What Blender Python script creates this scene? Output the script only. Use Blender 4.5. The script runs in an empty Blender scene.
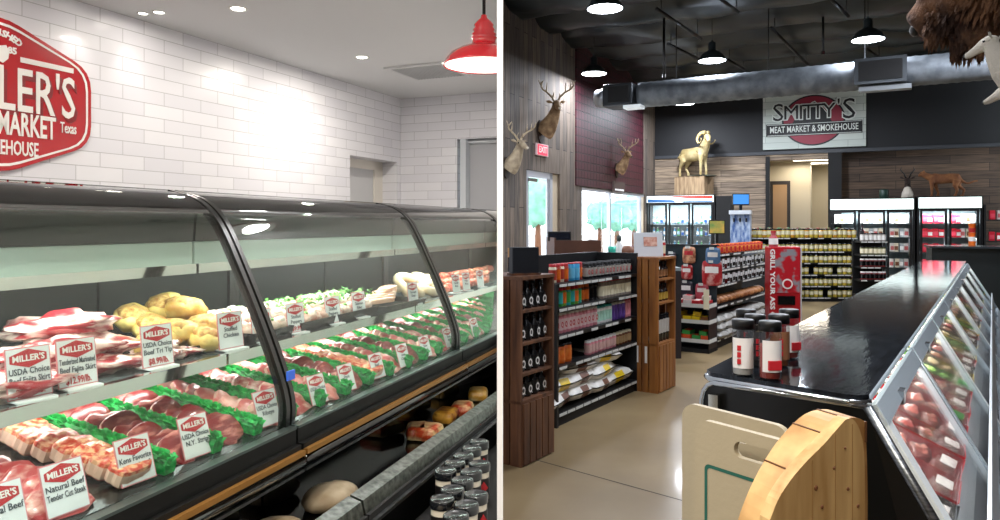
import bpy, bmesh, math, random
from mathutils import Vector, Matrix, noise as mn
PI = math.pi
R = random.Random(7)
SC = bpy.context.scene
COL = SC.collection
FPX, CX, HY, H = 730.0, 500.0, 225.0, 1.6     # focal length in px, principal column, horizon row, eye height
EPS = .009                                     # half thickness of the partition plus a hair

# ------------------------------------------------------------------ materials
def lin(h):
    if isinstance(h, tuple): return h if len(h) == 4 else (*h, 1)
    h = h.lstrip('#'); o = []
    for i in (0, 2, 4):
        v = int(h[i:i+2], 16) / 255
        o.append(v/12.92 if v <= .04045 else ((v+.055)/1.055)**2.4)
    return (*o, 1)
MC = {}
def mat(name, col, rough=.5, metal=0, col2=None, scale=8, det=4, lo=.35, hi=.65, stretch=(1,1,1), bump=0, bscale=None,
        emit=0, coat=0, rnd=0, spec=.5, kind='noise', trans=0, col3=None):
    if name in MC: return MC[name]
    m = bpy.data.materials.new(name); m.use_nodes = True; MC[name] = m
    nt = m.node_tree; N = nt.nodes; L = nt.links; b = N['Principled BSDF']
    b.inputs['Base Color'].default_value = lin(col); b.inputs['Roughness'].default_value = rough
    b.inputs['Metallic'].default_value = metal; b.inputs['Specular IOR Level'].default_value = spec
    b.inputs['Coat Weight'].default_value = coat; b.inputs['Coat Roughness'].default_value = .08
    b.inputs['Transmission Weight'].default_value = trans
    if emit:
        b.inputs['Emission Color'].default_value = lin(col); b.inputs['Emission Strength'].default_value = emit
    out = None
    if col2 is not None or bump:
        tc = N.new('ShaderNodeTexCoord'); mp = N.new('ShaderNodeMapping'); L.new(tc.outputs['Object'], mp.inputs[0])
        mp.inputs['Scale'].default_value = stretch
        if rnd:
            oi = N.new('ShaderNodeObjectInfo'); mu = N.new('ShaderNodeMath'); mu.operation = 'MULTIPLY'; mu.inputs[1].default_value = 37
            L.new(oi.outputs['Random'], mu.inputs[0]); L.new(mu.outputs[0], mp.inputs['Location'])
        if kind == 'wave':
            t = N.new('ShaderNodeTexWave'); t.inputs['Scale'].default_value = scale; t.inputs['Distortion'].default_value = 6
            t.inputs['Detail'].default_value = det; t.inputs['Detail Scale'].default_value = 1.2; src = t.outputs['Fac']
        elif kind == 'vor':
            t = N.new('ShaderNodeTexVoronoi'); t.inputs['Scale'].default_value = scale; src = t.outputs['Distance']
        else:
            t = N.new('ShaderNodeTexNoise'); t.inputs['Scale'].default_value = scale; t.inputs['Detail'].default_value = det; src = t.outputs['Fac']
        L.new(mp.outputs[0], t.inputs['Vector'])
        if col2 is not None:
            r = N.new('ShaderNodeValToRGB'); e = r.color_ramp.elements
            e[0].position = lo; e[0].color = lin(col); e[1].position = hi; e[1].color = lin(col2)
            if col3: k = e.new((lo+hi)/2); k.color = lin(col3)
            L.new(src, r.inputs[0]); out = r.outputs[0]
            if rnd:
                hs = N.new('ShaderNodeHueSaturation'); m2 = N.new('ShaderNodeMapRange')
                m2.inputs['To Min'].default_value = 1-rnd; m2.inputs['To Max'].default_value = 1+rnd
                L.new(oi.outputs['Random'], m2.inputs[0]); L.new(m2.outputs[0], hs.inputs['Value']); L.new(out, hs.inputs['Color']); out = hs.outputs[0]
            L.new(out, b.inputs['Base Color'])
        if bump:
            t2 = N.new('ShaderNodeTexNoise'); t2.inputs['Scale'].default_value = bscale or scale; t2.inputs['Detail'].default_value = 4
            L.new(mp.outputs[0], t2.inputs['Vector'])
            bp = N.new('ShaderNodeBump'); bp.inputs['Strength'].default_value = bump; bp.inputs['Distance'].default_value = .02
            L.new(t2.outputs['Fac'], bp.inputs['Height']); L.new(bp.outputs[0], b.inputs['Normal'])
    return m

def brickmat(name, c1, c2, mortar, bw, rh, ms, rough, squash_off=.5, horiz=True, bump=.4, coat=0, vary=0, wood=False, rough2=None):
    """courses laid in the wall's own x-z plane; horiz False turns them upright"""
    if name in MC: return MC[name]
    m = bpy.data.materials.new(name); m.use_nodes = True; MC[name] = m
    nt = m.node_tree; N = nt.nodes; L = nt.links; b = N['Principled BSDF']
    tc = N.new('ShaderNodeTexCoord'); sp = N.new('ShaderNodeSeparateXYZ'); cb = N.new('ShaderNodeCombineXYZ')
    L.new(tc.outputs['Object'], sp.inputs[0])
    L.new(sp.outputs['X' if horiz else 'Z'], cb.inputs[0]); L.new(sp.outputs['Z' if horiz else 'X'], cb.inputs[1])
    t = N.new('ShaderNodeTexBrick'); t.offset = squash_off
    t.inputs['Color1'].default_value = lin(c1); t.inputs['Color2'].default_value = lin(c2); t.inputs['Mortar'].default_value = lin(mortar)
    t.inputs['Scale'].default_value = 1; t.inputs['Brick Width'].default_value = bw; t.inputs['Row Height'].default_value = rh
    t.inputs['Mortar Size'].default_value = ms; t.inputs['Mortar Smooth'].default_value = .1
    L.new(cb.outputs[0], t.inputs['Vector']); out = t.outputs['Color']
    if wood:
        no = N.new('ShaderNodeTexNoise'); mp = N.new('ShaderNodeMapping'); mp.inputs['Scale'].default_value = (1.2, 22, 1)
        L.new(cb.outputs[0], mp.inputs[0]); L.new(mp.outputs[0], no.inputs['Vector']); no.inputs['Scale'].default_value = 1.6; no.inputs['Detail'].default_value = 6
        r = N.new('ShaderNodeMapRange'); r.inputs['From Min'].default_value = .3; r.inputs['From Max'].default_value = .7
        r.inputs['To Min'].default_value = .45; r.inputs['To Max'].default_value = 1.35; L.new(no.outputs['Fac'], r.inputs[0])
        hs = N.new('ShaderNodeHueSaturation'); L.new(out, hs.inputs['Color']); L.new(r.outputs[0], hs.inputs['Value']); out = hs.outputs[0]
    L.new(out, b.inputs['Base Color']); b.inputs['Roughness'].default_value = rough; b.inputs['Coat Weight'].default_value = coat
    bp = N.new('ShaderNodeBump'); bp.inputs['Strength'].default_value = bump; bp.inputs['Distance'].default_value = .01; bp.invert = True
    L.new(t.outputs['Fac'], bp.inputs['Height']); L.new(bp.outputs[0], b.inputs['Normal'])
    return m

def glassmat(name, tint='#ffffff', refl=.8, base=.035, rough=.02, dirt=0):
    """thin pane: see-through with a Fresnel sheen"""
    if name in MC: return MC[name]
    m = bpy.data.materials.new(name); m.use_nodes = True; MC[name] = m
    nt = m.node_tree; N = nt.nodes; L = nt.links; N.remove(N['Principled BSDF']); o = N['Material Output']
    tr = N.new('ShaderNodeBsdfTransparent'); tr.inputs[0].default_value = lin(tint)
    gl = N.new('ShaderNodeBsdfGlossy'); gl.inputs['Roughness'].default_value = rough
    lw = N.new('ShaderNodeLayerWeight'); pw = N.new('ShaderNodeMath'); pw.operation = 'POWER'; pw.inputs[1].default_value = 4.5
    L.new(lw.outputs['Facing'], pw.inputs[0]); lw.inputs[0].default_value = .5
    ma = N.new('ShaderNodeMath'); ma.operation = 'MULTIPLY_ADD'; ma.inputs[1].default_value = refl; ma.inputs[2].default_value = base; ma.use_clamp = True
    L.new(pw.outputs[0], ma.inputs[0]); mx = N.new('ShaderNodeMixShader')
    L.new(ma.outputs[0], mx.inputs[0]); L.new(tr.outputs[0], mx.inputs[1]); L.new(gl.outputs[0], mx.inputs[2]); L.new(mx.outputs[0], o.inputs[0])
    return m

# ------------------------------------------------------------------ frames: where things stand
class Fr:
    def __init__(s, ox, oy, deg):
        s.o = (ox, oy); s.t = math.radians(deg); s.u = (math.cos(s.t), math.sin(s.t)); s.n = (-math.sin(s.t), math.cos(s.t))
    def w(s, x, y, z=0): return Vector((s.o[0]+x*s.u[0]+y*s.n[0], s.o[1]+x*s.u[1]+y*s.n[1], z))
    def x(s, px, y):
        r = (px-CX)/FPX
        return (r*(s.o[1]+y*s.n[1])-(s.o[0]+y*s.n[0]))/(s.u[0]-r*s.u[1])
    def z(s, px, py, y):
        p = s.w(s.x(px, y), y); return H-(py-HY)/FPX*p.y
WORLD = Fr(0, 0, 0)
def U(px, py, D): return Vector(((px-CX)/FPX*D, D, H-(py-HY)/FPX*D))
def proj(p): return CX+FPX*p[0]/p[1], HY+FPX*(H-p[2])/p[1]

# ------------------------------------------------------------------ mesh building
class MB:
    def __init__(s): s.v = []; s.f = []; s.m = []; s.s = []
    def add(s, vs, fs, m=0, sm=False, M=None):
        k = len(s.v)
        for v in vs: s.v.append(tuple(M @ Vector(v)) if M is not None else tuple(v))
        for f in fs: s.f.append(tuple(i+k for i in f)); s.m.append(m); s.s.append(sm)
        return s
    def box(s, x0, x1, y0, y1, z0, z1, m=0, M=None):
        return s.add([(x0,y0,z0),(x1,y0,z0),(x1,y1,z0),(x0,y1,z0),(x0,y0,z1),(x1,y0,z1),(x1,y1,z1),(x0,y1,z1)],
              [(3,2,1,0),(4,5,6,7),(0,1,5,4),(1,2,6,5),(2,3,7,6),(3,0,4,7)], m, False, M)
    def lathe(s, prof, m=0, seg=16, M=None, sm=True, a0=0, cap=True):
        vs = []; fs = []; n = len(prof)
        for r, z in prof:
            for k in range(seg): a = a0+2*PI*k/seg; vs.append((r*math.cos(a), r*math.sin(a), z))
        for i in range(n-1):
            for k in range(seg):
                k2 = (k+1) % seg; fs.append((i*seg+k, i*seg+k2, (i+1)*seg+k2, (i+1)*seg+k))
        s.add(vs, fs, m, sm, M)
        if cap and prof[0][0] > 1e-4: s.add([vs[k] for k in range(seg)], [tuple(reversed(range(seg)))], m, False, M)
        if cap and prof[-1][0] > 1e-4: s.add([vs[(n-1)*seg+k] for k in range(seg)], [tuple(range(seg))], m, False, M)
        return s
    def tube(s, pts, r, m=0, seg=8, M=None, sq=(1, 1), up=None):
        pts = [Vector(p) for p in pts]; n = len(pts)
        rs = r if isinstance(r, (list, tuple)) else [r]*n
        vs = []; fs = []; pn = None
        for i, p in enumerate(pts):
            t = (pts[min(i+1, n-1)]-pts[max(i-1, 0)]).normalized()
            if pn is None:
                a = Vector(up) if up else (Vector((0, 0, 1)) if abs(t.z) < .9 else Vector((0, 1, 0)))
                pn = (a-t*a.dot(t)).normalized()
            else: pn = (pn-t*pn.dot(t)).normalized()
            bn = t.cross(pn)
            for k in range(seg):
                a = 2*PI*k/seg; vs.append(p+(pn*math.cos(a)*sq[0]+bn*math.sin(a)*sq[1])*rs[i])
        for i in range(n-1):
            for k in range(seg):
                k2 = (k+1) % seg; fs.append((i*seg+k, i*seg+k2, (i+1)*seg+k2, (i+1)*seg+k))
        fs.append(tuple(reversed(range(seg)))); fs.append(tuple((n-1)*seg+k for k in range(seg)))
        return s.add(vs, fs, m, True, M)
    def ell(s, c, rad, m=0, seg=12, M=None, nz=0, ns=3, seed=0):
        vs = []; fs = []; rings = max(5, seg//2)
        for i in range(rings+1):
            ph = PI*i/rings
            for k in range(seg):
                a = 2*PI*k/seg; d = Vector((math.sin(ph)*math.cos(a), math.sin(ph)*math.sin(a), math.cos(ph)))
                q = 1+(nz*mn.noise(d*ns+Vector((seed*3.1, seed, -seed))) if nz else 0)
                vs.append((c[0]+d.x*rad[0]*q, c[1]+d.y*rad[1]*q, c[2]+d.z*rad[2]*q))
        for i in range(rings):
            for k in range(seg):
                k2 = (k+1) % seg; fs.append((i*seg+k, (i+1)*seg+k, (i+1)*seg+k2, i*seg+k2))
        return s.add(vs, fs, m, True, M)
    def prism(s, pts, lo, hi, axis='x', m=0, M=None, sm=False):
        """closed outline extruded; axis x: pts are (y,z); y: (x,z); z: (x,y)"""
        n = len(pts); e = {'x': lambda a, b, c: (c, a, b), 'y': lambda a, b, c: (a, c, b), 'z': lambda a, b, c: (a, b, c)}[axis]
        vs = [e(a, b, lo) for a, b in pts]+[e(a, b, hi) for a, b in pts]
        s.add(vs, [tuple(reversed(range(n))), tuple(range(n, 2*n))], m, False, M)
        return s.add(vs, [(i, (i+1) % n, n+(i+1) % n, n+i) for i in range(n)], m, sm, M)
    def sheet(s, prof, x0, x1, th, m=0, nx=1, M=None):
        """open y-z profile swept along x, with thickness"""
        n = len(prof); off = []
        for i in range(n):
            a = Vector(prof[max(i-1, 0)]); b = Vector(prof[min(i+1, n-1)]); t = (b-a).normalized(); off.append((prof[i][0]+t.y*th, prof[i][1]-t.x*th))
        ring = list(prof)+off[::-1]
        return s.prism(ring, x0, x1, 'x', m, M, sm=True)
    def slab(s, rx, ry, th, m=0, m2=None, nz=.12, seed=0, seg=18, dome=.1, M=None, pw=2.0):
        """irregular cut of meat lying flat: rim band m2"""
        m2 = m if m2 is None else m2; out = []
        for k in range(seg):
            a = 2*PI*k/seg; c, sn = math.cos(a), math.sin(a)
            q = (abs(c)**pw+abs(sn)**pw)**(-1/pw)*(1+nz*mn.noise(Vector((c*1.3+seed, sn*1.3, seed*.7)))*2)
            out.append((rx*c*q, ry*sn*q))
        rings = [(.9, 0), (1, th*.15), (1, th*.8), (.95, th), (.5, th*(1+dome))]; vs = []
        for f, z in rings: vs += [(x*f, y*f, z*(1+.12*mn.noise(Vector((x*30, y*30, seed))))) for x, y in out]
        vs.append((0, 0, th*(1+dome))); kk = len(s.v)
        for v in vs: s.v.append(tuple(M @ Vector(v)) if M is not None else v)
        for i in range(4):
            for k in range(seg): s.f.append((kk+i*seg+k, kk+i*seg+(k+1) % seg, kk+(i+1)*seg+(k+1) % seg, kk+(i+1)*seg+k)); s.m.append(m2 if i == 1 else m); s.s.append(i == 3)
        for k in range(seg): s.f.append((kk+4*seg+k, kk+4*seg+(k+1) % seg, kk+5*seg)); s.m.append(m); s.s.append(True)
        s.f.append(tuple(kk+k for k in reversed(range(seg)))); s.m.append(m); s.s.append(False)
        return s
    def build(s, name, mats, parent=None, loc=(0, 0, 0), rot=(0, 0, 0), bevel=0, remesh=0, sub=0, smooth_all=False):
        me = bpy.data.meshes.new(name); me.from_pydata(s.v, [], s.f)
        if not isinstance(mats, (list, tuple)): mats = [mats]
        for m in mats: me.materials.append(m)
        me.polygons.foreach_set('material_index', s.m); me.polygons.foreach_set('use_smooth', [True]*len(s.f) if smooth_all else s.s)
        me.update(); o = bpy.data.objects.new(name, me); COL.objects.link(o)
        o.location = loc; o.rotation_euler = rot
        if parent is not None: o.parent = parent
        if remesh:
            q = o.modifiers.new('r', 'REMESH'); q.mode = 'VOXEL'; q.voxel_size = remesh; q.use_smooth_shade = True
            q = o.modifiers.new('s', 'SMOOTH'); q.iterations = 4; q.factor = .5
        if bevel:
            q = o.modifiers.new('b', 'BEVEL'); q.width = bevel; q.segments = 2; q.limit_method = 'ANGLE'; q.angle_limit = .7
        if sub:
            q = o.modifiers.new('u', 'SUBSURF'); q.levels = sub; q.render_levels = sub
        return o
def tag(o, label, cat, group=None, kind=None):
    if label: o['label'] = label
    if cat: o['category'] = cat
    if group: o['group'] = group
    if kind: o['kind'] = kind
    return o
def struct(o): o['kind'] = 'structure'; return o
def empty(name, loc, rz=0):
    o = bpy.data.objects.new(name, None); COL.objects.link(o); o.empty_display_size = .1
    o.location = loc; o.rotation_euler = (0, 0, rz); return o
def kids(o): return [c for c in KIDS.get(o.name, [])]
KIDS = {}
def dup(o, loc=None, rz=None, label=None, group=None, parent=None, name=None, rot=None):
    c = o.copy(); COL.objects.link(c)
    if loc is not None: c.location = loc
    if rz is not None: c.rotation_euler = (o.rotation_euler[0], o.rotation_euler[1], rz)
    if rot is not None: c.rotation_euler = rot
    if label: c['label'] = label
    if group: c['group'] = group
    for ch in list(o.children):
        d = dup(ch); d.parent = c
    return c
def txt(body, size, m, parent=None, loc=(0, 0, 0), rot=(PI/2, 0, 0), ext=.002, bold=0, sx=1.0, name='lettering', align='CENTER', space=1, width=None):
    """a word as real mesh letters; width stretches or squeezes it to a given length"""
    c = bpy.data.curves.new(name, 'FONT'); c.body = body; c.size = size; c.extrude = ext; c.offset = bold
    c.align_x = align; c.align_y = 'CENTER'; c.space_character = space; c.resolution_u = 2
    t = bpy.data.objects.new(name, c); me = bpy.data.meshes.new_from_object(t); bpy.data.objects.remove(t); bpy.data.curves.remove(c)
    me.name = name; me.materials.clear(); me.materials.append(m)
    if width and len(me.vertices):
        xs = [v.co.x for v in me.vertices]; k = width/(max(xs)-min(xs)); sx *= k if width > 0 else 1
    o = bpy.data.objects.new(name, me); COL.objects.link(o); o.location = loc; o.rotation_euler = rot; o.scale = (sx, 1, 1)
    if parent is not None: o.parent = parent
    return o
def mwidth(o):
    xs = [v.co.x for v in o.data.vertices]; return max(xs)-min(xs) if xs else .001
def cr(pts, n=4):
    """Catmull-Rom through 2-D or 3-D points"""
    P = [Vector(p) for p in pts]; P = [2*P[0]-P[1]]+P+[2*P[-1]-P[-2]]; out = []
    for i in range(1, len(P)-2):
        for k in range(n):
            t = k/n; a, b, c, d = P[i-1:i+3]
            out.append(tuple(.5*((2*b)+(c-a)*t+(2*a-5*b+4*c-d)*t*t+(3*b-a-3*c+d)*t**3)))
    out.append(tuple(P[-2])); return out
CLIP = []                                       # (object, side): cut where the partition stands
def clip(o, side):
    CLIP.append((o, side)); return o
def clip_tree(o, side):
    if o.type == 'MESH': clip(o, side)
    for c in o.children: clip_tree(c, side)
def wmat(o):
    M = o.matrix_basis.copy(); p = o.parent
    while p: M = p.matrix_basis @ M; p = p.parent
    return M
def do_clip():
    for o, side in CLIP:
        M = wmat(o); xs = [(M @ v.co).x for v in o.data.vertices]
        lim = (-EPS if side == 'L' else EPS)
        if side == 'L' and max(xs) <= lim: continue
        if side == 'R' and min(xs) >= lim: continue
        o.data = o.data.copy(); bm = bmesh.new(); bm.from_mesh(o.data); Mi = M.inverted()
        pc = Mi @ Vector((lim, 0, 0)); no = (Mi.to_3x3() @ Vector((1, 0, 0))).normalized()
        if side == 'L' and min(xs) > lim or side == 'R' and max(xs) < lim:
            bm.free(); bpy.data.objects.remove(o); continue
        g = bmesh.ops.bisect_plane(bm, geom=bm.verts[:]+bm.edges[:]+bm.faces[:], plane_co=pc, plane_no=no, clear_outer=side == 'L', clear_inner=side == 'R')
        ed = [e for e in g['geom_cut'] if isinstance(e, bmesh.types.BMEdge)]
        try: bmesh.ops.holes_fill(bm, edges=[e for e in ed if e.is_boundary])
        except Exception: pass
        bm.to_mesh(o.data); bm.free()
def area(name, loc, power, size, rot=(0, 0, 0), col='#ffffff', size_y=None, spread=None):
    l = bpy.data.lights.new(name, 'AREA'); l.energy = power; l.size = size; l.color = lin(col)[:3]
    if size_y: l.shape = 'RECTANGLE'; l.size_y = size_y
    else: l.shape = 'DISK'
    if spread: l.spread = spread
    o = bpy.data.objects.new(name, l); COL.objects.link(o); o.location = loc; o.rotation_euler = rot; return o
ORD = ['nearest', 'second', 'third', 'fourth', 'fifth', 'sixth', 'seventh', 'eighth', 'ninth', 'tenth', 'eleventh', 'twelfth', 'thirteenth', 'fourteenth',
       'fifteenth', 'sixteenth', 'seventeenth', 'eighteenth', 'nineteenth', 'twentieth', 'twenty-first', 'twenty-second', 'twenty-third', 'twenty-fourth',
       'twenty-fifth', 'twenty-sixth', 'twenty-seventh', 'twenty-eighth', 'twenty-ninth', 'thirtieth']
OR1 = ['first']+ORD[1:]

# common materials
white = mat('white_paint', '#f1f1ef', .55); ceilw = mat('ceiling_paint', '#dedfe0', .7)
black = mat('black_metal', '#0b0b0c', .35); blackm = mat('black_matte', '#08080a', .7); chrome = mat('chrome', '#c8ccd0', .12, 1)
steel = mat('brushed_steel', '#9a9da0', .32, 1, col2='#6f7274', scale=30, stretch=(1, 1, 6)); gloss = mat('black_gloss', '#060607', .08, coat=.6)
clear = glassmat('clear_glass'); plastic = glassmat('clear_wrap', '#f4f7f8', 1.0, .06, .12)
redm = mat('red_enamel', '#b3101c', .22, coat=.6); white2 = mat('white_print', '#eeece8', .6); redp = mat('red_print', '#b81f28', .5); dkt = mat('grey_print', '#3c4550', .6)
cream = mat('cream_print', '#efe6c8', .5); green_c = mat('green_print', '#3d9a48', .5); yel = mat('yellow_print', '#e8c51c', .5); blu = mat('blue_print', '#2a5fb0', .4)
teal = mat('teal_print', '#2fa7a5', .4); orange = mat('orange_print', '#e06a1a', .45); purple = mat('purple_print', '#5a3c8c', .45); pink = mat('pink_print', '#d98a94', .5)
brownp = mat('brown_print', '#6b3d22', .5); greyp = mat('grey_plastic', '#7d8286', .5)

# ================================================================== THE SHARED SHELL
part_ = struct(MB().box(-.0062, .0062, 1.5, 11.9, 0, 5.4).build('wall_partition', mat('partition_white', '#ffffff', .6)))
LF = Fr(-.739, 2.157, math.degrees(math.atan2(.9533, .302)))          # left case: x along, y inward
BW = Fr(-2.83, 4.87, math.degrees(math.atan2(3.82, 1.65)))            # tiled wall
EW = Fr(-1.18, 8.69, math.degrees(math.atan2(-.46, 1.15)))            # end wall of the left shop
tile = brickmat('white_wall_tile', '#e9e9ee', '#dfdfe6', '#b4b4b8', .36, .1, .0025, .32, coat=.12, bump=.35)

def wall_with_hole(name, F, x0, x1, z0, z1, holes, th, m, sgn=1):
    mb = MB(); xs = sorted({x0, x1, *[h[0] for h in holes], *[h[1] for h in holes]})
    for a, b in zip(xs, xs[1:]):
        hs = [h for h in holes if h[0] <= a+1e-6 and h[1] >= b-1e-6]
        y0, y1 = (0, th) if sgn > 0 else (-th, 0)
        if not hs: mb.box(a, b, y0, y1, z0, z1)
        else:
            h = hs[0]
            if h[2] > z0: mb.box(a, b, y0, y1, z0, h[2])
            if h[3] < z1: mb.box(a, b, y0, y1, h[3], z1)
    return struct(mb.build(name, m, loc=(F.o[0], F.o[1], 0), rot=(0, 0, F.t)))
LCZ = 3.1
dx0, dx1 = BW.x(350, 0), BW.x(397, 0); dz = BW.z(350, 155, 0)
wall_with_hole('wall_tiled', BW, -6.2, 4.18, 0, LCZ, [(dx0, dx1, 0, dz)], .22, tile)
ex0, ex1 = EW.x(457, 0), EW.x(520, 0); ez = EW.z(460, 139, 0)
ww = wall_with_hole('wall_end', EW, -.02, 1.6, 0, LCZ, [(ex0, 1.6, .9, ez)], .22, tile); clip(ww, 'L')
# service door set back in the tiled wall
fw = mat('door_frame_paint', '#e4dfd6', .5)
dr = struct(empty('door_1', BW.w(0, .2), BW.t)); w2 = dx1-dx0
mb = MB(); mb.box(dx0-.03, dx0+.03, 0, .06, 0, dz).box(dx1-.17, dx1+.02, 0, .06, 0, dz).box(dx0, dx1, 0, .06, dz-.1, dz+.02)
mb.build('door_frame', fw, dr)
MB().box(dx0+.03, dx1-.17, .02, .055, 0, dz-.1).build('door_leaf', mat('door_leaf_grey', '#cfd0d2', .45), dr)
hx = dx1-.24
MB().tube([(hx, .02, 1.75), (hx, -.03, 1.75), (hx-.09, -.04, 1.75)], .011, seg=8).box(hx-.02, hx+.02, .005, .02, 1.68, 1.82).build('door_handle', steel, dr)
MB().box(dx0+.1, dx0+.17, .005, .02, 1.72, 1.77).build('door_plate', steel, dr)
struct(MB().box(dx0-.1, dx1+.1, .26, .28, 0, dz+.2).build('wall_behind_door', white, loc=BW.w(0, 0), rot=(0, 0, BW.t)))
# window niche with roller blind on the end wall
wn = struct(empty('window_1', EW.w(0, .0), EW.t))
mb = MB().box(ex0+.03, ex0+.1, .02, .16, .9, ez).box(ex0, 1.6, .12, .2, ez-.05, ez).box(ex0, 1.6, .02, .2, .9, .94)
clip(mb.build('window_frame', mat('window_frame_white', '#cfd6dc', .4), wn), 'L')
clip(MB().box(ex0+.1, 1.6, .135, .14, .94, ez-.05).build('blind_fabric', mat('blind_cloth', '#b7b9be', .8), wn), 'L')
clip(MB().tube([(ex0+.05, .1, ez-.03), (1.6, .1, ez-.03)], .022).build('blind_roller', mat('blind_tube', '#d9dee2', .4), wn), 'L')
# floors and ceilings
struct(MB().add([(-9, -3, 0), (-.0, -3, 0), (-.0, 12, 0), (-9, 12, 0)], [(0, 1, 2, 3)]).build('floor_butcher', mat('quarry_tile_floor', '#8d8780', .5)))
lc = MB(); lc.add([(-9, -3, LCZ), (-.0, -3, LCZ), (-.0, 12, LCZ), (-9, 12, LCZ)], [(3, 2, 1, 0)]); struct(lc.build('ceiling_butcher', ceilw))
struct(MB().box(-.1, 0, -3, 1.5, LCZ, 5.4).build('wall_bulkhead', white))
struct(MB().box(-9, 13, -3.1, -3, 0, 5.4).build('wall_behind', mat('rear_wall_grey', '#6f7072', .8)))
struct(MB().box(-9.1, -9, -3, 2.6, 0, LCZ).build('wall_left', white))
# air grille in the ceiling near the corner
gc = Vector((-1.05, 7.0, LCZ)); g = tag(empty('ceiling_vent', gc+Vector((.35, .1, -.02))), 'white square air return grille flush in the ceiling by the tiled corner', 'vent')
g.rotation_euler = (0, 0, BW.t); mb = MB().box(-.31, .31, -.31, -.27, 0, .018).box(-.31, .31, .27, .31, 0, .018).box(-.31, -.27, -.27, .27, 0, .018).box(.27, .31, -.27, .27, 0, .018)
mb.build('frame', ceilw, g); mb = MB()
for k in range(16): mb.box(-.27, .27, -.265+k*.034, -.25+k*.034, .002, .014)
mb.build('louvre', mat('louvre_grey', '#b9bbbd', .6), g)  # louvre slats in a plain grey, darker than the frame
# recessed downlights: visible ones first, then unseen fill lights added over the customer side
lampd = mat('lamp_diffuser', '#fff8ec', emit=14)
dl = []
for px, py in ((238, 8.5), (362, 57), (159, 12)):
    D = (LCZ-H)*FPX/(HY-py); dl.append((U(px, py, D), True))
for x, y in ((-1.2, .6), (-.35, .2), (-2.6, 1.2), (-2.2, 3.1), (-1.0, 2.4), (-.35, 1.2), (-.22, -.5), (-2.4, -.6)): dl.append((Vector((x, y, LCZ)), False))
dlab = ['round recessed ceiling downlight over the middle of the tiled wall', 'round recessed ceiling downlight nearest the far tiled corner',
        'small round recessed spotlight close above the tiled wall']
d0 = None
for i, (p, vis) in enumerate(dl):
    if d0 is None:
        d0 = empty('downlight', (p.x, p.y, LCZ)); mb = MB().lathe([(.045, -.001), (.062, -.008), (.066, -.004), (.066, 0)], seg=24); mb.build('trim_ring', white, d0)
        MB().lathe([(.001, -.006), (.045, -.004)], seg=20).build('diffuser', lampd, d0); q = d0
    else: q = dup(d0, (p.x, p.y, LCZ))
    tag(q, dlab[i] if i < 3 else 'unseen downlight added as fill above the customer side of the meat case', 'ceiling light', 'recessed downlights')
    if i == 2: q.scale = (.7, .7, 1)
    area('downlight_lamp', (p.x, p.y, LCZ-.03), (12, 34, 1)[i] if i < 3 else (30 if p.y < 0 else 25), .12, col='#fff6ea')
# wall washers giving the scallops beside the sign
for px, py in ((93, 30), (143, 42), (8, 8)):
    x = BW.x(px, -.16); p = BW.w(x, -.16, LCZ)
    q = dup(d0, (p.x, p.y, LCZ)); q.scale = (.6, .6, 1)
    tag(q, {93: 'small wall-washing spotlight just right of the red sign', 143: 'small wall-washing spotlight second right of the red sign', 8: 'small wall-washing spotlight above the red sign'}[px], 'ceiling light', 'recessed downlights')
    l = bpy.data.lights.new('washer_lamp', 'SPOT'); l.energy = 3.5; l.spot_size = math.radians(46); l.spot_blend = .6; l.shadow_soft_size = .02; l.color = (1, .97, .93)
    lo = bpy.data.objects.new('washer_lamp', l); COL.objects.link(lo); lo.location = (p.x, p.y, LCZ-.03)
    lo.rotation_euler = (BW.w(x, .12, LCZ-1.0)-p).to_track_quat('-Z', 'Y').to_euler()

# ------------------------------------------------------------------ red hexagonal sign
sx1 = BW.x(88, 0); zt, zb = BW.z(88, 72, 0), BW.z(88, 146, 0); sxc = BW.x(-4, 0); zap, zbp = BW.z(-4, 12, 0), BW.z(-4, 173, 0)
hw = sx1-sxc; sg = tag(empty('shop_sign', BW.w(sxc, -.03, (zt+zb)/2), BW.t), 'big red hexagonal shop sign with white lettering on white tiled wall', 'sign')
zm = (zt+zb)/2; hh = (zt-zb)/2; ha = ((zap-zbp)/2)
def hexo(k, d=0):
    P = [(0, ha-d*1.15), (hw-d, hh-d*.4), (hw-d, -hh+d*.4), (0, -ha+d*1.15), (-hw+d, -hh+d*.4), (-hw+d, hh-d*.4)]; out = []
    for i, p in enumerate(P):
        a = Vector(P[i-1]); b = Vector(p); c = Vector(P[(i+1) % 6]); r = .13
        p0 = b+(a-b).normalized()*r; p1 = b+(c-b).normalized()*r
        for t in (0, .25, .5, .75, 1): out.append(tuple((1-t)**2*p0+2*t*(1-t)*b+t*t*p1))
    return out
MB().prism(hexo(0), -.0, .03, 'y').build('sign_panel', redm, sg)
mb = MB(); A = hexo(0, .025); B = hexo(0, .04); n = len(A)
mb.add([(a, -.003, b) for a, b in A]+[(a, -.003, b) for a, b in B], [(i, (i+1) % n, n+(i+1) % n, n+i) for i in range(n)]); mb.build('outline', white2, sg)
def onsign(px, py): return BW.x(px, -.03)-sxc, BW.z(px, py, -.03)-zm
def textspan(body, p0, p1, hgt, par, m, y=-.004, bold=0.004, name='lettering'):
    """fit a word between two points of the panel at a given letter height"""
    size = hgt/.7; o = txt(body, size, m, par, ((p0[0]+p1[0])/2, y, (p0[1]+p1[1])/2), bold=bold, name=name)
    o.scale = (abs(p1[0]-p0[0])/mwidth(o), 1, 1); return o
a = onsign(10, 88); b = onsign(74, 98); ltr = b[0]-a[0]
hg = BW.z(42, 70, 0)-BW.z(42, 113, 0)
fs = (b[0]-a[0])/4.05*8.1
cx_ = b[0]-fs/2; zc_ = (a[1]+b[1])/2-.02
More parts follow.
